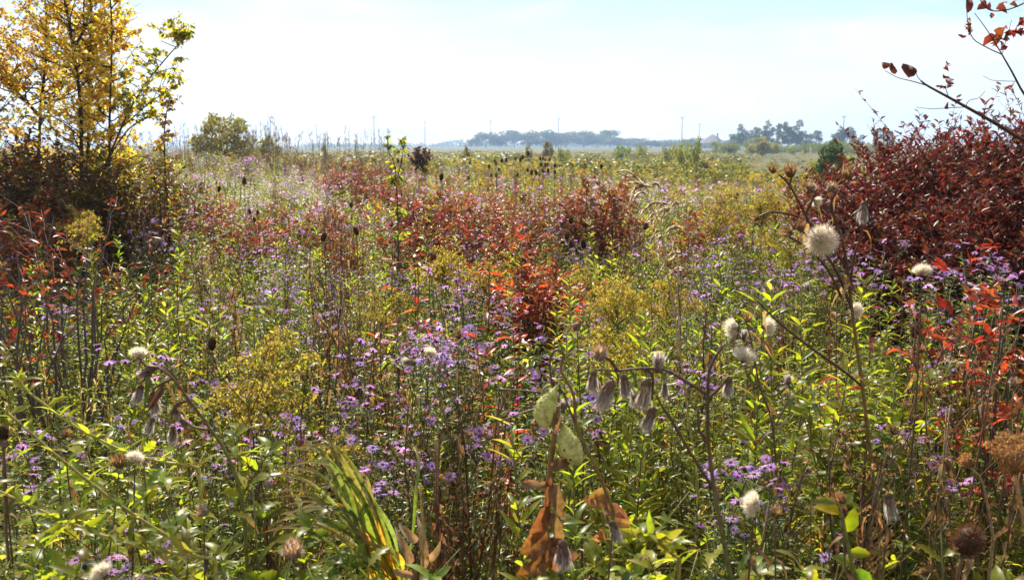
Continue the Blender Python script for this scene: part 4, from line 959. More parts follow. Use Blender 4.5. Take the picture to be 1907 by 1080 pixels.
def foxtail():
    Y = 2.3; main = to_ground(wpath([(1300, 900), (1280, 760), (1258, 600), (1238, 480), (1228, 420), (1205, 370), (1178, 335), (1152, 322)], Y))
    th = Thing('nodding_grass', base_of(main), 'straw-coloured grass with long drooping plumes curving over the asters', 'grass')
    st = MB(); st.tube(main, .003, .001, (0.32, 0.24, 0.14), 5); st.tube(wpath([(1262, 620), (1290, 520), (1286, 450), (1262, 405), (1225, 390)], Y), .002, .001, (0.32, 0.24, 0.14), 4)
    st.tube(wpath([(1270, 690), (1262, 560), (1262, 480), (1245, 455), (1218, 440)], Y), .002, .001, (0.32, 0.24, 0.14), 4); th.part('stem', st, M_STEM)
    S = [(1190, 334, 1150, 320), (1200, 345, 1162, 330), (1212, 358, 1170, 342), (1222, 350, 1185, 352), (1205, 360, 1180, 372), (1197, 345, 1172, 378), (1215, 345, 1228, 348), (1228, 380, 1192, 402), (1248, 380, 1205, 412), (1250, 388, 1215, 418),
         (1240, 378, 1198, 392), (1252, 384, 1262, 380), (1246, 392, 1228, 425), (1232, 430, 1212, 452), (1262, 425, 1232, 450), (1270, 425, 1240, 432), (1236, 440, 1222, 470), (1265, 470, 1232, 500), (1275, 500, 1240, 520), (1262, 450, 1250, 480)]
    for x0, y0, x1, y1 in S:
        mb = MB(); p = smooth_path([at(x0, y0, Y), at((x0 + x1) / 2, min(y0, y1) * .5 + (y0 + y1) * .25 - 4, Y), at(x1, y1, Y)], 6)
        n = 60; Q, T = sample(p, rng.uniform(0, 1, n)); mb.leaves(Q - T * 0.004, T + rng.normal(0, .22, (n, 3)), rng.normal(0, 1, (n, 3)), .013, .004, pal([(0.56, 0.44, 0.31), (0.44, 0.34, 0.22), (0.66, 0.56, 0.43)], n), 'dia2', 0, .4)
        mb.tube(p, .0008, .0005, (0.4, 0.3, 0.18), 3); th.part('plume', mb, M_FLUFF)
foxtail()

def umbel(px, py, Y, r, ax, label, stempts, dense=1.0):
    th0 = to_ground(wpath(stempts, Y)); th = Thing('dried_umbel', base_of(th0), label, 'flower')
    st = MB(); st.tube(th0, .0028, .002, (0.3, 0.2, 0.09), 6); th.part('stem', st, M_STEM)
    hub = th0[-1]; ax = nrm(np.array(ax, float)); A = axis_mat(ax); mb = MB(); n = int(46 * dense)
    for k in range(n):
        rr = math.sqrt((k + .5) / n); a = k * 2.4; e = hub + (A @ np.array([math.cos(a) * rr * r, math.sin(a) * rr * r, r * (1.75 - 0.35 * rr ** 2 * 0)])) * rng.uniform(.92, 1.05)
        m_ = hub * .5 + e * .5 + A @ np.array([math.cos(a), math.sin(a), 0]) * rr * r * .28
        mb.tube(smooth_path([hub, m_, e], 3), .0007, .0005, (0.34, 0.22, 0.10), 3)
        q = 14; D = nrm(rng.normal(0, .7, (q, 3)) + ax); Q = e + D * .0045
        mb.hairs(np.tile(e, (q, 1)), D, .0045, .0005, (0.36, 0.22, 0.11))
        mb.leaves(Q - D * .0015, D, rng.normal(0, 1, (q, 3)), .0045, .0026, pal([(0.34, 0.20, 0.10), (0.24, 0.12, 0.06), (0.45, 0.30, 0.17)], q), 'dia', .3, .6)
    th.part('flower_head', mb, M_DRYLEAF)
umbel(1862, 830, 1.12, .026, (-.35, -.15, 1), 'dried brown umbel curled like a bird nest on a pale stalk', [(1925, 1080), (1905, 960), (1890, 885)])
umbel(1800, 862, 1.5, .012, (-.6, 0, .8), 'little dried umbel behind the big bird nest umbel', [(1850, 1000), (1830, 900), (1808, 872)], .5)

def hero_teasel(px, py, Y, r, hl, ax, label, pts, n=700):
    p = to_ground(wpath(pts, Y)); th = Thing('teasel_stalk', base_of(p), label, 'teasel')
    st = MB(); st.tube(p, .003, .0025, (0.16, 0.09, 0.05), 6); th.part('stem', st, M_STEM)
    mb = MB(); spiky_head(mb, at(px, py, Y), r, hl, ax, n, r * .45, (0.085, 0.05, 0.028), .0009); th.part('seed_head', mb, M_DRYLEAF)
hero_teasel(1803, 1008, 1.12, .016, .021, (.35, 0, 1), 'big dark bristly seed head on a thick stalk by the umbel', [(1780, 1120), (1786, 1060), (1795, 1035)])
hero_teasel(6, 806, 1.5, .009, .015, (0, 0, 1), 'dark bristly seed head at the meadow edge near the fawn thistle', [(12, 1000), (8, 880), (6, 820)], 260)
for px, py, Y, k, lb in [(395, 640, 2.6, 1.0, 'single brown teasel cone above the golden plume patch'), (603, 441, 4.2, 1.1, 'lone black teasel cone leaning over the asters'), (663, 430, 4.4, 1.1, 'upright dark teasel cone beside tall dry stalks'),
                  (408, 352, 7.5, 1.3, 'teasel cone on the slope of pale asters'), (690, 1120, 1.6, .1, ''), (822, 330, 7.0, 1.4, 'teasel cone standing over the scarlet bushes'), (1120, 310, 9, 1.2, 'teasel cone above the tallest scarlet bush')]:
    if lb: hero_teasel(px, py, Y, .012 * k, .022 * k, (rng.normal(0, .2), 0, 1), lb, [(px + 5, py + 260 / Y * 2), (px + 2, py + 120 / Y), (px, py + 34 / Y)], 140)
for i in range(18):    # the teasels standing above the far meadow
    cx, cy, Y = [(1000, 292, 13), (960, 300, 12), (1050, 305, 12), (430, 252, 20), (980, 308, 12), (900, 300, 14), (1020, 298, 14), (740, 278, 15)][i % 8]
    px, py = cx + rng.normal(0, 34), cy + rng.normal(0, 6); y = Y + rng.uniform(-1, 1); p = at(px, py, y); z = float(gz(p[0], y))
    K_TEASEL.put(p[0], y, z, rng.uniform(0, 6.28), max(.7, (p[2] - z) / 1.28), 'small dark teasel standing above the far meadow ' + ('on the slope' if px < 700 else 'beyond the scarlet bushes'), 'far teasels ' + ('on the slope' if px < 700 else 'beyond the scarlet bushes'))

# -- tall weeds with leaves like ladders, gold plumes and aster sprays where the photo shows them best
def at_top(K, px, py, Y, nat, label, group, v=None):
    p = at(px, py, Y); z = float(gz(p[0], Y)); K.put(p[0], Y, z, rng.uniform(0, 6.28), max(.3, (p[2] - z) / nat), label, group, tuple(rng.normal(0, .03, 2)), v)
for px, py, Y, v in [(1140, 570, 2.4, 0), (1205, 572, 2.35, 1), (1180, 610, 2.2, 3), (1035, 600, 2.3, 4), (1430, 500, 2.3, 0), (1500, 500, 2.4, 1), (1475, 520, 2.2, 3), (1445, 560, 2.2, 4), (1530, 490, 2.6, 0), (330, 385, 5.2, 1), (318, 560, 2.9, 3), (480, 560, 2.8, 0), (800, 350, 7, 1), (1075, 720, 1.7, 3), (1060, 790, 1.5, 4)]:
    at_top(K_LEAFY, px, py, Y, 1.07, 'tall yellow-green stem with ladder-like leaves ' + zone(px, py, Y), 'ladder-leaved stems ' + zone(px, py, Y), v)
for px, py, Y, v in [(570, 605, 2.4, 0), (520, 665, 2.3, 2), (425, 712, 2.1, 0), (1200, 500, 3.2, 1), (1170, 510, 3.3, 2), (1225, 495, 3.3, 3), (880, 445, 4.2, 0), (900, 452, 4.0, 1), (850, 460, 4.1, 2), (1470, 305, 7, 3), (1400, 350, 6, 0), (1380, 355, 6.2, 1), (1430, 350, 6, 2), (1460, 345, 6.3, 3), (1370, 375, 5.2, 0), (110, 375, 5.5, 1), (170, 390, 5.2, 2), (540, 800, 1.9, 3), (1100, 600, 2.4, 0), (1540, 345, 6.2, 1)]:
    at_top(K_GOLD, px, py, Y, 1.13, 'goldenrod in dull yellow bloom rising ' + zone(px, py, Y), 'tall golden plumes ' + zone(px, py, Y), v)
for px, py, Y in [(660, 650, 2.1), (722, 640, 2.1), (680, 712, 1.9), (830, 505, 2.6), (800, 525, 2.6), (820, 560, 2.4), (985, 535, 2.9), (1020, 615, 2.2), (1000, 610, 2.3), (395, 690, 2.1), (485, 690, 2.1), (490, 735, 1.95),
                  (440, 590, 2.6), (270, 575, 2.8), (440, 490, 3.5), (500, 480, 3.7), (850, 428, 4.0), (870, 435, 4.0), (1830, 395, 3.6), (1800, 405, 3.5), (1745, 430, 3.4), (1860, 430, 3.2), (1640, 385, 4.0), (1320, 600, 2.5), (1400, 725, 1.8), (1390, 745, 1.75), (60, 740, 1.9), (15, 695, 2.2), (255, 880, 1.6), (235, 895, 1.55), (1320, 350, 6.5), (1345, 365, 6), (1740, 690, 2.1), (910, 660, 2.1)]:
    at_top(K_ASTER, px, py, Y, 1.14, 'violet aster spray in full flower ' + zone(px, py, Y), 'aster sprays ' + zone(px, py, Y))
for i in range(26):
    px, py = rng.uniform(1590, 1900), rng.uniform(435, 540); Y = .62 * FPX / (py - 272) * rng.uniform(.85, 1.0)
    if i % 3: at_top(K_LEAFY, px, py, Y, 1.07, 'grey-green leafy stem at the foot of the dark red thicket', 'leafy stems at the thicket foot')
    else: at_top(K_ASTER, px, py, Y, 1.14, 'lilac aster at the foot of the dark red thicket', 'asters at the thicket foot')
for i, (px, py, Y) in enumerate([(100, 280, 8), (70, 300, 7.6), (120, 295, 7.8), (180, 320, 7.5), (390, 290, 10), (430, 275, 11)]):
    at_top(K_ASTERM, px, py, Y, 1.1, 'tall lavender aster against the dark thicket under the poplars' if px < 200 else 'lavender aster rising from the pale slope', 'lavender asters by the poplars' if px < 200 else 'slope asters')

# red-leafed forb in the middle (long simple red leaves)
def red_forb(px, py, Y, label, n=24, L=.07):
    p = at(px, py, Y); z = float(gz(p[0], Y)); th = Thing('red_leaved_weed', (p[0], Y, z), label, 'plant'); st = MB(); fo = MB()
    for s in range(3):
        path = curve3((p[0] + rng.normal(0, .01), Y, z), (p[0] + rng.normal(0, .07), Y + rng.normal(0, .06), p[2]), 7, 0, .01); st.tube(path, .003, .0015, (0.12, 0.05, 0.03), 4)
        stem_leaves(fo, path, n, L, L * .24, pal([(0.34, 0.02, 0.02), (0.28, 0.03, 0.03), (0.40, 0.08, 0.03)], n), 'lance', .45, 1, .25, .35, .2)
    th.part('stem', st, M_STEM); th.part('foliage', fo, M_RED)
red_forb(765, 440, 3.4, 'weed with long crimson leaves standing over the asters', 18); red_forb(870, 490, 3.1, 'tall crimson-leaved weed beside the big violet asters')
red_forb(730, 590, 2.7, 'low crimson-leaved weed between brown stalks', 10); red_forb(940, 600, 2.5, 'crimson-leaved weed tangled with asters before the orange-red bush', 12, .07); red_forb(1640, 560, 2.6, 'weed with crimson leaves behind the tall thistle stem', 10)

# -- bushes with their own form
def bush(name, px, py, Y, label, cat, mat, seed, nat=1.0, **kw):
    p = at(px, py, Y); z = float(gz(p[0], Y)); H = p[2] - z; kw['H'] = H * nat; st, fo = shrub(G(seed), **kw)
    o = empty(name, (p[0], Y, z), rng.uniform(0, 6)); tag(o, label, cat[0], cat[1] if len(cat) > 1 else None); one('stem', o, st, M_BARK); one('foliage', o, fo, mat); return o
MM = MAROON + MAROON[:2] + [(0.10, 0.07, 0.03)]
thick = [(1900, 190, 5.0, .85), (1820, 208, 5.2, .85), (1745, 222, 5.3, .8), (1690, 245, 5.5, .75), (1650, 272, 5.9, .7), (1905, 290, 4.3, .7), (1830, 320, 4.4, .65), (1755, 345, 4.7, .6), (1630, 305, 6.5, .5), (1990, 170, 4.9, .9), (1700, 330, 5.1, .6), (1585, 322, 7.5, .5), (1780, 270, 4.9, .7), (1870, 350, 4.1, .5), (1860, 235, 4.8, .8)]
words_ = ['tallest crown of the dark red thicket', 'broad dark red bush in the thicket', 'rounded maroon bush of the thicket', 'sloping maroon bush of the thicket', 'maroon bush at the low end of the thicket', 'glossy maroon bush beneath the tall crown', 'glossy dark red bush low in the thicket', 'short maroon bush at the thicket foot',
          'small red bush beyond the thicket', 'dark red bush closing the thicket', 'shadowed maroon bush before the thicket', 'lowest scarlet bush leading to the thicket', 'dense maroon bush in mid thicket', 'small maroon bush by the purple asters', 'dark red bush behind the drooping twig']
for i, (px, py, Y, r) in enumerate(thick):
    bush('dark_red_bush', px, py, Y, words_[i], ('shrub', 'dark red thicket'), M_MAROON, 700 + i, 0.97, Rr=r, twigs=int(520 * r), per=19, L=.047, W=.0135, pal_=MM if i not in (8, 11) else REDS + MAROON, low=.25, stems=20, up=.9)
bush('bright_red_bush', 1855, 415, 2.75, 'bright red bush with thin bare stems before the dark thicket', ('shrub',), M_RED, 730, .98, Rr=.34, twigs=70, per=6, L=.056, W=.018, pal_=[(0.28, 0.035, 0.025), (0.34, 0.07, 0.03), (0.18, 0.02, 0.018), (0.2, 0.08, 0.03)], low=.55, stems=12)
bush('bright_red_bush', 1905, 500, 2.3, 'small bright red bush with brown twigs beside the dried umbel', ('shrub',), M_RED, 731, .98, Rr=.25, twigs=34, per=5, L=.05, W=.016, pal_=[(0.28, 0.035, 0.025), (0.2, 0.03, 0.02)], low=.5, stems=9)
bush('bare_stemmed_bush', 95, 345, 3.7, 'bush of many bare grey stems with sparse red leaves on top', ('shrub',), M_RED, 732, .98, Rr=.62, twigs=80, per=5, L=.043, W=.015, pal_=REDS[:3], low=.6, stems=24, barec=(0.11, 0.085, 0.075))
bush('bare_stemmed_bush', -20, 420, 3.3, 'smaller bare-stemmed bush at the meadow edge with few red leaves', ('shrub',), M_RED, 733, .98, Rr=.4, twigs=40, per=5, L=.05, W=.018, pal_=REDS, low=.6, stems=14, barec=(0.11, 0.085, 0.075))
DK = [(0.08, 0.05, 0.025), (0.055, 0.075, 0.025), (0.11, 0.035, 0.022), (0.08, 0.10, 0.03), (0.15, 0.09, 0.03), (0.16, 0.14, 0.03)]
dd = ['dark bush at the edge under the yellow poplar', 'dark brown bush between the poplar stems', 'dark tangled bush at the poplar foot', 'green and brown bush beside the poplar foot', 'glossy green-brown bush below the poplar branch', 'brown-red bush where the poplar shade ends', 'low russet bush before the pale slope', 'dark red-topped bush beneath the far poplar stem', 'thin russet bush by the slope']
for i, (px, py, Y, r) in enumerate([(15, 232, 7.5, .8), (75, 240, 7.4, .8), (135, 256, 7.3, .75), (195, 268, 7.4, .65), (255, 276, 7.6, .6), (290, 288, 8.4, .45), (325, 292, 9.5, .4), (-40, 205, 7.6, .9), (215, 292, 7.0, .45)]):
    bush('undergrowth_bush', px, py, Y, dd[i], ('shrub', 'bushes under the poplars'), M_MAROON if i not in (3, 4) else M_GREEN, 740 + i, .97, Rr=r, twigs=int(430 * r), per=11, L=.05, W=.022, pal_=DK + (MAROON[:3] if i in (0, 7, 5) else []) + ([(0.2, 0.18, 0.02)] if i in (4, 8) else []), low=.1, shape='dia2', stems=16)

# -- trees
def grow(mains, n_br, blen, per_tw, L, W, cols, seed, shape='oval', t0=.25, rise=.8, droop=.6, tw_n=5, rb=.009, weights=None):
    g = G(seed); wood, fo = MB(), MB(); bc = (0.06, 0.045, 0.035)
    for p, r in mains: wood.tube(p, r, r * .25, bc, 7)
    for p, r in mains:
        Lm = np.linalg.norm(np.diff(p, axis=0), axis=1).sum(); nb = int(n_br * Lm)
        for b in range(nb):
            t = g.uniform(t0, 1); P, T = sample(p, [t]); a = g.uniform(0, 6.28); ln = blen * (1.1 - .55 * t) * g.uniform(.4, 1.1)
            e = P[0] + np.array([math.cos(a), math.sin(a), rise * g.uniform(.4, 1.5)]) * ln * .75
            bp = curve3(P[0], e, 6, -.04 * ln, .015, g); wood.tube(bp, rb * (.4 + .6 * ln / blen), .002, bc, 4)
            for q in range(tw_n):
                Q, T2 = sample(bp, [g.uniform(.25, 1)]); aa = g.uniform(0, 6.28); l2 = ln * g.uniform(.15, .4)
                e2 = Q[0] + np.array([math.cos(aa), math.sin(aa), g.uniform(-.3, .9)]) * l2; tp = curve3(Q[0], e2, 4, 0, .008, g); wood.tube(tp, .0025, .001, bc, 3)
                k = per_tw; S, T3 = sample(tp, g.uniform(.1, 1, k)); a3 = g.uniform(0, 6.28, k); D = np.stack([np.cos(a3), np.sin(a3), g.uniform(-1.2, .5, k) * droop * 1.5], 1)
                fo.leaves(S + g.normal(0, .008, (k, 3)), D, UP + g.normal(0, .6, (k, 3)), L * g.uniform(.6, 1.15, k), W * g.uniform(.7, 1.15, k), pal(cols, k, .3, weights, g=g), shape, g.uniform(0, .5, k), .35, None, 0, .5)
    return wood, fo
def tree(name, mains, label, cat, leafmat, group=None, **kw):
    th = Thing(name, (mains[0][0][0][0], mains[0][0][0][1], float(gz(mains[0][0][0][0], mains[0][0][0][1]))), label, cat, group)
    w, f = grow(mains, **kw); th.part('trunk', w, M_BARK); th.part('crown', f, leafmat)
YG = YEL[:4] + [(0.13, 0.19, 0.02), (0.10, 0.16, 0.02)]
tree('poplar_tree', [(to_ground(wpath([(152, 330), (150, 200), (137, 95), (120, 0), (95, -90), (80, -170)], 8.0)), .022), (wpath([(137, 95), (165, 30), (172, -60)], 8.0, 4, .3), .014), (to_ground(wpath([(163, 320), (166, 190), (167, 80), (175, -30), (190, -140)], 8.25)), .018)],
     'yellow-leaved poplar with two dark stems rising from dark bushes', 'tree', M_YELLOW, None, n_br=24, blen=.75, per_tw=9, L=.038, W=.026, cols=YEL, seed=801, t0=.15, tw_n=7)
tree('poplar_tree', [(to_ground(wpath([(70, 340), (76, 200), (88, 80), (80, -40), (70, -150)], 8.8)), .021), (wpath([(72, 215), (40, 180), (12, 150), (-10, 90), (-30, -60)], 8.8), .018), (wpath([(76, 205), (115, 150), (130, 110)], 8.8), .008)],
     'golden poplar with a forked stem at the meadow edge', 'tree', M_YELLOW, None, n_br=24, blen=.85, per_tw=9, L=.038, W=.026, cols=YEL, seed=802, t0=.1, tw_n=7)
tree('poplar_tree', [(to_ground(wpath([(204, 330), (204, 230), (207, 130), (208, 40), (200, -60), (195, -130)], 7.6)), .014)],
     'slender poplar stem with sparse browning leaves between its neighbours', 'tree', M_YELLOW, None, n_br=15, blen=.45, per_tw=10, L=.044, W=.03, cols=YEL, seed=803, t0=.1)
tree('poplar_tree', [(to_ground(wpath([(185, 340), (225, 240), (262, 170), (300, 120), (335, 80), (348, 66)], 7.4)), .011), (wpath([(225, 240), (275, 195), (320, 165), (352, 148)], 7.4), .006), (wpath([(205, 290), (240, 240), (275, 220), (290, 215)], 7.4), .008)],
     'leaning young poplar with green-gold leaves reaching out over the slope', 'tree', M_YELLOW, None, n_br=15, blen=.36, per_tw=7, L=.042, W=.025, cols=YG, seed=804, t0=.25, tw_n=4, rb=.005)
tree('poplar_tree', [(to_ground(wpath([(-60, 340), (-50, 100), (-40, -100)], 8.2)), .03), ], 'golden poplar mostly beyond the meadow edge', 'tree', M_YELLOW, None, n_br=20, blen=.9, per_tw=11, L=.044, W=.03, cols=YEL, seed=805, t0=.1, tw_n=6)
tree('sapling', [(to_ground(wpath([(308, 330), (306, 250), (312, 200), (318, 180)], 7.8)), .010)], 'tiny bronze-leaved sapling at the foot of the leaning poplar', 'tree', M_YELLOW, None, n_br=14, blen=.22, per_tw=6, L=.04, W=.024, cols=YEL[3:] + [(0.2, 0.1, 0.03)], seed=806, t0=.3, tw_n=3, rb=.004)
tree('sapling', [(to_ground(wpath([(742, 470), (740, 380), (735, 310), (722, 280), (706, 255)], 6.2)), .006), (wpath([(738, 340), (748, 300), (752, 270), (757, 252)], 6.2), .004)], 'yellow-green sapling standing above the scarlet bushes', 'tree', M_YELLOW, None,
     n_br=8, blen=.14, per_tw=4, L=.05, W=.022, cols=[(0.24, 0.24, 0.03), (0.16, 0.20, 0.03), (0.30, 0.24, 0.03)], seed=807, t0=.25, tw_n=3, rb=.004)

def crumpled_leaf(th, px, py, Y, d, L=.045, w=.032, col=(0.13, 0.035, 0.02)):
    mb = MB(); mb.leaves([at(px, py, Y)], [d], [(rng.uniform(-.5, .5), -1, rng.uniform(-.5, .5))], L, w, np.array(col) * rng.uniform(.8, 1.5), 'tooth' if rng.uniform() < .35 else 'oval', rng.uniform(.2, .8), 1.0, None, 0, 2.0)
    V = mb.V[0]; V += rng.normal(0, .0012, V.shape).astype(np.float32); th.part('leaf', mb, M_DRYLEAF)
def twig_tree():
    Y = 2.1; tr = smooth_path([np.array([1.75, Y + .1, 0.0]), np.array([1.72, Y + .1, .9]), np.array([1.66, Y, 1.5]), np.array([1.62, Y, 2.4])], 5)
    th = Thing('brown_leaved_sapling', (1.75, Y + .1, float(gz(1.75, Y))), 'thin dark twigs with crumpled brown leaves hanging into the sky', 'tree')
    st = MB(); st.tube(tr, .014, .007, (0.06, 0.04, 0.03), 7); th.part('trunk', st, M_BARK)
    def br(pts, r0, r1, nm='branch', start=None):
        p = wpath(pts, Y)
        if start is not None: p = np.concatenate([[np.array(start)], p])
        mb = MB(); mb.tube(p, r0, r1, (0.075, 0.045, 0.035), 6); th.part(nm, mb, M_BARK)
    br([(1960, 290), (1907, 262), (1850, 228), (1800, 200), (1760, 178), (1727, 160), (1715, 151)], .005, .0018, start=tr[8])
    br([(1727, 160), (1700, 152), (1672, 145), (1648, 132)], .0013, .0006, 'twig'); br([(1715, 151), (1708, 142), (1705, 130)], .001, .0006, 'twig'); br([(1766, 180), (1762, 168), (1760, 162)], .001, .0006, 'twig')
    br([(1798, 200), (1770, 201), (1735, 203), (1706, 200)], .001, .0005, 'twig'); br([(1798, 198), (1806, 187), (1822, 183), (1835, 170)], .001, .0005, 'twig')
    br([(1960, 215), (1925, 195), (1905, 172), (1885, 135), (1866, 102)], .0035, .0016, start=tr[12]); br([(1866, 102), (1840, 90), (1812, 72), (1802, 40), (1800, 5)], .0014, .0007, 'twig'); br([(1866, 102), (1850, 75), (1835, 52), (1815, 25)], .0014, .0007, 'twig')
    br([(1866, 102), (1875, 70), (1884, 38)], .0008, .0005, 'twig'); br([(1893, 152), (1860, 151), (1845, 149), (1830, 141)], .0008, .0004, 'twig'); br([(1925, -5), (1900, 10), (1870, 20), (1840, 18), (1820, -8)], .0018, .001, start=tr[15])
    for a in [(1648, 130, (-.3, 0, .8), .022, .02), (1668, 138, (-.4, 0, 1), .032, .018), (1690, 146, (.2, 0, 1), .045, .036), (1700, 140, (.3, 0, 1), .03, .016), (1755, 128, (.7, 0, .5), .034, .024), (1762, 166, (.2, 0, 1), .042, .03), (1762, 166, (-.6, 0, .7), .026, .014),
              (1758, 200, (.8, 0, .1), .018, .014), (1806, 66, (-.3, 0, 1), .03, .016), (1804, 60, (.2, 0, 1), .045, .016), (1800, 68, (-.9, 0, .1), .02, .01), (1802, 25, (.1, 0, 1), .05, .016), (1818, 20, (.5, 0, .9), .04, .028), (1835, 15, (.9, 0, .1), .03, .02), (1855, 18, (.7, 0, .5), .045, .034),
              (1845, 62, (-.1, 0, -1), .032, .022), (1855, 62, (.3, 0, -1), .035, .026), (1850, 58, (.9, 0, .3), .042, .034), (1870, 62, (.9, 0, .2), .05, .022), (1862, 95, (.2, 0, .9), .032, .026), (1866, 75, (.5, 0, .6), .03, .024), (1884, 60, (.9, 0, .1), .04, .022), (1900, 30, (.2, 0, -1), .028, .016), (1895, 42, (.8, 0, -.3), .03, .014), (1845, 25, (.1, 0, -1), .014, .012), (1880, 10, (.6, 0, .5), .04, .03)]:
        crumpled_leaf(th, a[0], a[1], Y, a[2], a[3], a[4])
twig_tree()

def leaning_stems():
    Y = 1.55
    for pts, lb, y in [([(430, 1075), (330, 1010), (230, 945), (120, 860), (10, 765)], 'yellow-green stem leaning low over the meadow edge', 1.5), ([(400, 1040), (250, 1015), (110, 965), (-20, 905)], 'golden bare stem lying almost flat over low herbs', 1.35),
                       ([(370, 870), (260, 850), (150, 800), (60, 735), (30, 700)], 'leaning leafy stem with yellowed skin beside the brown thistle stars', 1.75), ([(1265, 1040), (1195, 1000), (1100, 1060)], 'short yellowed stem bent over toothed leaves', 1.25)]:
        p = to_ground(wpath(pts, y)); th = Thing('leaning_weed', base_of(p), lb, 'plant'); st = MB(); st.tube(p, .0045, .002, (0.30, 0.26, 0.05), 6); th.part('stem', st, M_STEM)
        fo = MB(); n = 46; stem_leaves(fo, p[4:], n, .055, .013, pal(BRIGHT, n), 'lance', .05, 1, 1.0, .4, .3, twist=.6); th.part('foliage', fo, M_GREEN)
leaning_stems()
def young_milkweed():
    Y = 1.35; p = to_ground(wpath([(1598, 1100), (1580, 1020), (1568, 960), (1555, 925)], Y)); th = Thing('young_milkweed', base_of(p), 'milkweed with broad yellow and green leaves under the ragged thistle heads', 'plant')
    st = MB(); st.tube(p, .004, .002, (0.2, 0.2, 0.05), 6); th.part('stem', st, M_STEM)
    for (x, y, d, L, w, c) in [(1568, 955, (-1, .1, .35), .075, .04, (0.42, 0.36, 0.02)), (1560, 935, (-.8, 0, .1), .07, .028, (0.2, 0.25, 0.08)), (1566, 940, (.6, .1, .5), .05, .03, (0.2, 0.26, 0.06)), (1576, 990, (.3, -.1, .9), .07, .045, (0.22, 0.28, 0.02)), (1586, 1050, (-.6, -.2, .4), .06, .035, (0.16, 0.2, 0.06)),
                               (1590, 1060, (.4, -.2, -.3), .08, .05, (0.14, 0.24, 0.03)), (1580, 1030, (.9, -.2, .2), .06, .035, (0.3, 0.3, 0.03)), (1520, 1080, (-.2, -.1, .3), .05, .04, (0.4, 0.38, 0.02))]:
        mb = MB(); mb.leaves([at(x, y, Y)], [d], [(.1, -.8, .7)], L * .65, w * .55, np.array(c) * .65, 'oval', .35, .35, None, 0, .5); th.part('leaf', mb, M_GREEN)
young_milkweed()
for px, py, Y in [(1240, 905, 1.35), (1165, 925, 1.35), (1290, 960, 1.25), (1205, 990, 1.2), (110, 940, 1.45), (450, 860, 1.5), (260, 960, 1.35), (340, 740, 1.75), (180, 740, 1.9), (640, 1000, 1.2), (1480, 1000, 1.25), (1700, 960, 1.35), (1610, 610, 2.3), (1660, 590, 2.5), (530, 1060, 1.15), (1840, 950, 1.25), (60, 900, 1.5), (20, 980, 1.3)]:
    at_top(K_WEED, px, py, Y, .8, 'bright green weed with jagged toothed leaves ' + zone(px, py, Y), 'toothed bright weeds ' + zone(px, py, Y), [0, 2][int(rng.integers(2))])
# dark leafless-looking stalks with blackened leaves
for px, py, Y in [(880, 680, 1.9), (860, 640, 2.0), (905, 700, 1.85), (740, 720, 1.8), (830, 760, 1.7), (545, 700, 2.0), (500, 780, 1.75), (1690, 560, 2.4), (1880, 560, 2.1), (1850, 640, 1.9), (1770, 700, 1.9), (1620, 800, 1.6), (1560, 780, 1.6), (1460, 760, 1.7), (630, 430, 4.2), (610, 400, 4.6), (570, 420, 4.6), (620, 540, 3.0), (655, 520, 3.0), (590, 560, 2.9), (1290, 480, 2.8), (1275, 500, 3)]:
    at_top(K_DRY, px, py, Y, 1.0, 'tall blackish dry stalk with shrivelled leaves ' + zone(px, py, Y), 'blackish stalks ' + zone(px, py, Y))

# ------------------------------------------------------------------ far background
def far_tree_var(seed, shape, cols, n=1500, leaf=.075):
    """a tree one unit tall and about one wide"""
    g = G(seed); L = []
    if shape == 'round':
        for k in range(26): a = g.uniform(0, 6.28); r = .38 * math.sqrt(g.uniform()); z = g.uniform(.25, .82); q = 1 - abs(z - .5) * .9; L.append((math.cos(a) * r * q, math.sin(a) * r * q, z, g.uniform(.10, .17)))
    elif shape == 'tall':
        for k in range(22): a = g.uniform(0, 6.28); z = g.uniform(.2, .93); r = .17 * math.sqrt(g.uniform()) * (1.2 - .5 * z); L.append((math.cos(a) * r, math.sin(a) * r, z, g.uniform(.05, .10)))
    elif shape == 'dome':
        for k in range(60): a = g.uniform(0, 6.28); q = math.sqrt(g.uniform()); r = .40 * q; L.append((math.cos(a) * r, math.sin(a) * r, g.uniform(.2, .85) * math.sqrt(1 - .72 * q * q), g.uniform(.08, .12)))
    else:
        for k in range(22): a = g.uniform(0, 6.28); r = .42 * math.sqrt(g.uniform()); z = g.uniform(.1, .8) * (1 - r * .6); L.append((math.cos(a) * r, math.sin(a) * r, z, g.uniform(.10, .18)))
    cr_ = crown_lumps(g, L, n, leaf, cols); tr = MB()
    V_ = np.concatenate(cr_.V); zt = np.percentile(V_[:, 2], 99.5); xw = np.percentile(np.abs(V_[:, :2]), 98.5)
    for v in cr_.V: v /= np.array([xw * 2, xw * 2, zt], np.float32)
    tr.tube(curve3((0, 0, 0), (g.normal(0, .02), 0, .8), 6, 0, .01, g), .022, .006, (0.07, 0.055, 0.045), 6)
    for l in L[:10]: tr.tube(curve3((0, 0, g.uniform(.12, .5)), l[:3], 4, 0, .01, g), .009, .003, (0.07, 0.055, 0.045), 4)
    for v in tr.V: v *= np.float32(.85)
    return [('trunk', tr.mesh('trunk', M_BARK), None), ('crown', cr_.mesh('crown', M_FAR), None)]
FG = [(0.05, 0.075, 0.025), (0.07, 0.09, 0.03), (0.04, 0.06, 0.025)]; FY = [(0.16, 0.18, 0.04), (0.20, 0.20, 0.05), (0.12, 0.15, 0.04)]; FB = [(0.10, 0.10, 0.04), (0.14, 0.12, 0.05), (0.08, 0.09, 0.04)]
K_FAR = Kind('distant_tree', 'tree', [far_tree_var(900 + i, 'round', FG) for i in range(4)])
K_POP = Kind('distant_poplar', 'tree', [far_tree_var(910 + i, 'tall', FG + FB[:1], 1100, .055) for i in range(4)])
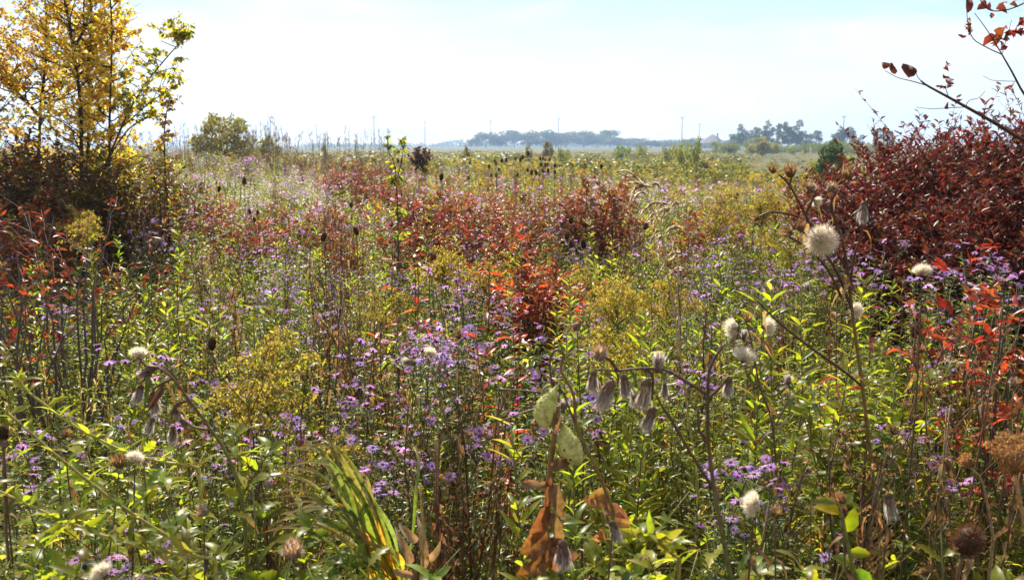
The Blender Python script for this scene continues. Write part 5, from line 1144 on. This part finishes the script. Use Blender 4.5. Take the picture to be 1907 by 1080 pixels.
K_YB = Kind('yellow_green_bush', 'shrub', [far_tree_var(920 + i, 'bush', FY + ([(0.28, 0.27, 0.04)] if i == 0 else []), 1100, .07) for i in range(3)])
K_OB = Kind('olive_bush', 'shrub', [far_tree_var(930 + i, 'dome', [(0.21, 0.18, 0.06), (0.26, 0.21, 0.06), (0.16, 0.13, 0.055)], 4200, .05) for i in range(3)])
def far_put(K, px, py, Y, base_py, wid, label, group, v=None):
    p = at(px, py, Y); z = float(gz(p[0], Y)); H = p[2] - z; o = K.put(p[0], Y, z, rng.uniform(0, 6.28), 1, label, group, v=v)
    w = wid / FPX * Y; o.scale = (w, w, H); return o
for px, py, w in [(905, 247, 34), (932, 252, 22), (958, 244, 40), (985, 250, 32), (1012, 243, 44), (1035, 248, 34), (1055, 248, 40), (1088, 245, 46), (1112, 249, 36), (1136, 243, 30), (1150, 257, 40), (1180, 258, 44), (1212, 262, 44), (1240, 264, 40), (1262, 262, 40), (1290, 258, 40), (885, 258, 20), (1310, 262, 30), (1345, 262, 40), (1380, 258, 40)]:
    far_put(K_FAR, px, py, 620 + rng.uniform(-40, 60), 275, w * 1.4, 'hazy blue-green tree in the long row on the horizon', 'tree row on the horizon')
for px, py, w, Y in [(1385, 232, 26, 330), (1405, 238, 26, 335), (1400, 250, 30, 320), (1370, 250, 24, 340), (1432, 226, 26, 320), (1447, 232, 22, 325), (1458, 228, 20, 318), (1470, 236, 24, 330), (1482, 225, 30, 315), (1520, 244, 24, 340), (1508, 250, 22, 335), (1578, 238, 34, 330), (1560, 250, 24, 340), (1600, 252, 22, 345), (1636, 240, 22, 330), (1655, 244, 22, 330), (1495, 244, 24, 322), (1418, 240, 26, 328)]:
    far_put(K_POP if w < 34 else K_FAR, px, py, Y, 280, w * (1.0 if w < 34 else 1.0), 'grey-green upright tree in the loose group beyond the far hedge' if px < 1540 else 'pale hazy tree standing beyond the thicket top', 'loose upright trees' if px < 1540 else 'pale trees beyond the thicket')
far_put(K_OB, 1422, 256, 150, 290, 56, 'rounded dark olive bush alone on the far field', None, 0)
far_put(K_OB, 415, 216, 36, 270, 112, 'large rounded olive-yellow bush on the skyline slope', None, 1)
far_put(K_OB, 498, 257, 38, 270, 70, 'low olive bush trailing from the large skyline bush', None, 2)
for i in range(34):
    px = 1330 + i * 9.5 + rng.uniform(-8, 8); far_put(K_YB, px, 264 + rng.uniform(-4, 10), 200 + rng.uniform(-30, 30), 285, rng.uniform(14, 34), 'yellow-green bush in the long far hedge', 'far hedge bushes')
for px, py, Y, w, h in [(1265, 262, 55, 26, 0), (1293, 257, 52, 26, 0), (1245, 272, 70, 20, 0), (1195, 268, 90, 18, 0), (1050, 274, 60, 22, 0), (1160, 270, 95, 30, 0), (1525, 290, 30, 30, 0), (1575, 282, 42, 26, 0)]:
    far_put(K_YB, px, py, Y, 290, w * 1.1, 'fresh yellow-green young bush in the open meadow', 'young bushes in the open meadow', 0)
K_DG = Kind('green_bush', 'shrub', [far_tree_var(940, 'round', [(0.045, 0.065, 0.02), (0.06, 0.085, 0.025), (0.035, 0.05, 0.02)], 1500, .07)])
far_put(K_DG, 1550, 262, 28, 310, 52, 'dark green round-headed bush by the thicket end', None)
far_put(K_OB, 985, 272, 70, 290, 18, 'little olive bush before the tree row', None); far_put(K_OB, 1021, 264, 75, 290, 20, 'greyish green bush before the tree row', None); far_put(K_OB, 868, 273, 60, 290, 18, 'small low bush before the open horizon', None)
far_put(K_OB, 605, 272, 60, 290, 22, 'tiny low bush on the skyline beyond the slope', None)
bush('russet_bush', 782, 268, 24, 'dark russet bush on the horizon behind the yellow-green sapling', ('shrub',), M_MAROON, 751, 1, Rr=.32, twigs=220, per=7, L=.11, W=.05, pal_=DK + MAROON, low=.1, shape='dia2', stems=10)
# slender dead grass plumes and weeds poking above the skyline on the slope
def skyline_stems():
    mb = MB()
    for i in range(190):
        px = rng.choice([rng.uniform(440, 740), rng.uniform(450, 540), rng.uniform(200, 420)]); top = 262 - abs(rng.normal(0, 12)) - (22 * math.exp(-((px - 490) / 22) ** 2)) * rng.uniform(0, 1.4)
        Y = rng.uniform(18, 30); p = at(px, top, Y); z = float(gz(p[0], Y)); path = curve3((p[0] + rng.normal(0, .1), Y, z), p, 5, 0, .03)
        mb.tube(path, .006, .003, (0.26, 0.20, 0.13), 3)
        n = 8; Q, T = sample(path, rng.uniform(.72, 1, n)); mb.hairs(Q, T + rng.normal(0, .5, (n, 3)), .12, .010, pal(TANS + BROWNS, n))
    stuff('dead_grass_stems', mb, M_STEM, 'thin dead stems poking above the skyline of the slope', 'grass')
skyline_stems()

# high mast lights along the highway
def mast_variant():
    pm = MB(); pm.tube(np.array([(0, 0, 0), (0, 0, 15), (0, 0, 30.0)]), .62, .42, (0.10, 0.11, 0.12), 8)
    ring = MB()
    for k in range(16):
        a, b = k / 16 * 6.2832, (k + 1) / 16 * 6.2832; ring.tube(np.array([(math.cos(a) * 1.6, math.sin(a) * 1.6, 29.8), (math.cos(b) * 1.6, math.sin(b) * 1.6, 29.8)]), .22, .22, (0.1, 0.11, 0.12), 4)
    for k in range(4): a = k * 1.5708; ring.tube(np.array([(0, 0, 29.8), (math.cos(a) * 1.6, math.sin(a) * 1.6, 29.8)]), .2, .2, (0.1, 0.11, 0.12), 4)
    v = [('pole', pm.mesh('pole', M_METAL), None), ('ring', ring.mesh('ring', M_METAL), None)]
    lm = MB(); lm.blob((0, 0, 0), (.55, .42), (0.1, 0.11, 0.12), UP, 8, 5, 0, lambda t: .5 + .5 * (1 - (t + 1) / 2)); me = lm.mesh('lamp', M_METAL)
    v.append(('lamp', None, [(me, (math.cos(k * 1.0472) * 1.9, math.sin(k * 1.0472) * 1.9, 29.6), (0, 0, 0), 1) for k in range(6)]))
    return v
K_MAST = Kind('high_mast_light', 'light mast', [mast_variant()])
ml = ['high mast light above the large skyline bush', 'short far high mast light beyond the slope weeds', 'tallest high mast light left of the yellow-green sapling', 'high mast light just beyond the russet bush', 'high mast light over the first trees of the horizon row', 'high mast light over the middle of the horizon row',
      'high mast light above the fresh yellow-green bushes', 'small far high mast light beside the dark roof', 'high mast light above the pale trees beyond the thicket']
ml[2] = 'tallest high mast light between the slope and the yellow-green sapling'
for (px, py), lb in zip([(503, 218), (589, 232), (696, 218), (791, 226), (914, 225), (1040, 221), (1271, 219), (1303, 231), (1572, 217)], ml):
    Y = 28.6 * FPX / (274 - py) * 1.0; p = at(px, py, Y); z = -0.5; K_MAST.put(p[0], Y, z, rng.uniform(0, 1), (p[2] - z) / 30, lb, 'high mast lights along the highway')
def house():
    Y = 560; c = at(1326, 268, Y)[0]; o = empty('house', (c, Y, -.5)); tag(o, 'house with a dark steep hipped roof half hidden behind the far hedge', 'house')
    w = MB()
    def bx(mb, x0, x1, y0, y1, z0, z1, col):
        V = [(x, y, z) for z in (z0, z1) for y in (y0, y1) for x in (x0, x1)]; F = [(0, 1, 5), (0, 5, 4), (2, 7, 3), (2, 6, 7), (0, 4, 6), (0, 6, 2), (1, 3, 7), (1, 7, 5), (4, 5, 7), (4, 7, 6), (0, 2, 3), (0, 3, 1)]; mb.add(V, F, col)
    bx(w, -7.5, 7.5, -4, 4, 0, 3.6, (0.35, 0.30, 0.26)); one('wall', o, w, M_ROOF)
    r = MB(); r.add([(-8.2, -4.7, 3.5), (8.2, -4.7, 3.5), (8.2, 4.7, 3.5), (-8.2, 4.7, 3.5), (-.6, 0, 8.8), (.8, 0, 8.8)], [(0, 1, 5), (0, 5, 4), (1, 2, 5), (2, 3, 4), (2, 4, 5), (3, 0, 4)], (0.09, 0.075, 0.08)); rf = one('roof', o, r, M_ROOF)
    ch = MB(); bx(ch, 2.6, 3.5, -1.2, -.3, 6.2, 9.6, (0.25, 0.14, 0.11)); one('chimney', rf, ch, M_ROOF)
    for x in (-5, -1.5, 2, 5.2):
        q = MB(); bx(q, x - .55, x + .55, -4.05, -4.0, 1.1, 2.5, (0.06, 0.07, 0.09)); one('window', o, q, M_METAL)
house()
def far_woods():
    mb = MB(); g = G(990)
    for i in range(330):
        px = g.uniform(560, 1420) if i % 3 else g.uniform(-100, 2000); Y = 1000 + g.uniform(-100, 100); x = at(px, 270, Y)[0]; H = g.uniform(4, 8) * (.6 if px < 820 else 1)
        k = 60; d = nrm(g.normal(0, 1, (k, 3))); P = np.array([x, Y, H * .5 - .5]) + d * np.array([H * 1.1, H, H * .5]); mb.leaves(P, g.normal(0, 1, (k, 3)), g.normal(0, 1, (k, 3)), H * .3, H * .25, pal(FG, k, g=g), 'dia', .2, .3)
    stuff('far_woods', mb, M_FAR, 'thin blue band of woods along the horizon', 'woods')
far_woods()

# ------------------------------------------------------------------ the air
def outward(V, F):
    V = np.array(V, float); c = V.mean(0); o = []
    for a, b, d in F:
        n = np.cross(V[b] - V[a], V[d] - V[a]); o.append((a, b, d) if np.dot(n, V[a] - c) > 0 else (a, d, b))
    return o
def haze():
    mb = MB(); x, y0, y1, z0, z1 = 1500, -40, 1400, -2.5, 45
    V = [(a, b, c) for c in (z0, z1) for b in (y0, y1) for a in (-x, x)]
    F = outward(V, [(0, 4, 5), (0, 5, 1), (2, 3, 7), (2, 7, 6), (0, 2, 6), (0, 6, 4), (1, 5, 7), (1, 7, 3), (4, 6, 7), (4, 7, 5), (0, 3, 2), (0, 1, 3)])
    mb.add(V, F, (1, 1, 1))
    m = bpy.data.materials.new('haze_air'); m.use_nodes = True; t = m.node_tree; t.nodes.clear(); o = t.nodes.new('ShaderNodeOutputMaterial'); v = t.nodes.new('ShaderNodeVolumePrincipled')
    v.inputs['Color'].default_value = (0.46, 0.66, 1.0, 1); v.inputs['Density'].default_value = 0.0006; v.inputs['Anisotropy'].default_value = 0.35
    t.links.new(v.outputs[0], o.inputs['Volume']); m.cycles.homogeneous_volume = True if hasattr(m.cycles, 'homogeneous_volume') else None
    ob = part('haze', mb.mesh('haze', m)); tag(ob, 'pale blue autumn haze hanging over the far fields', 'haze', None, 'stuff')
haze()
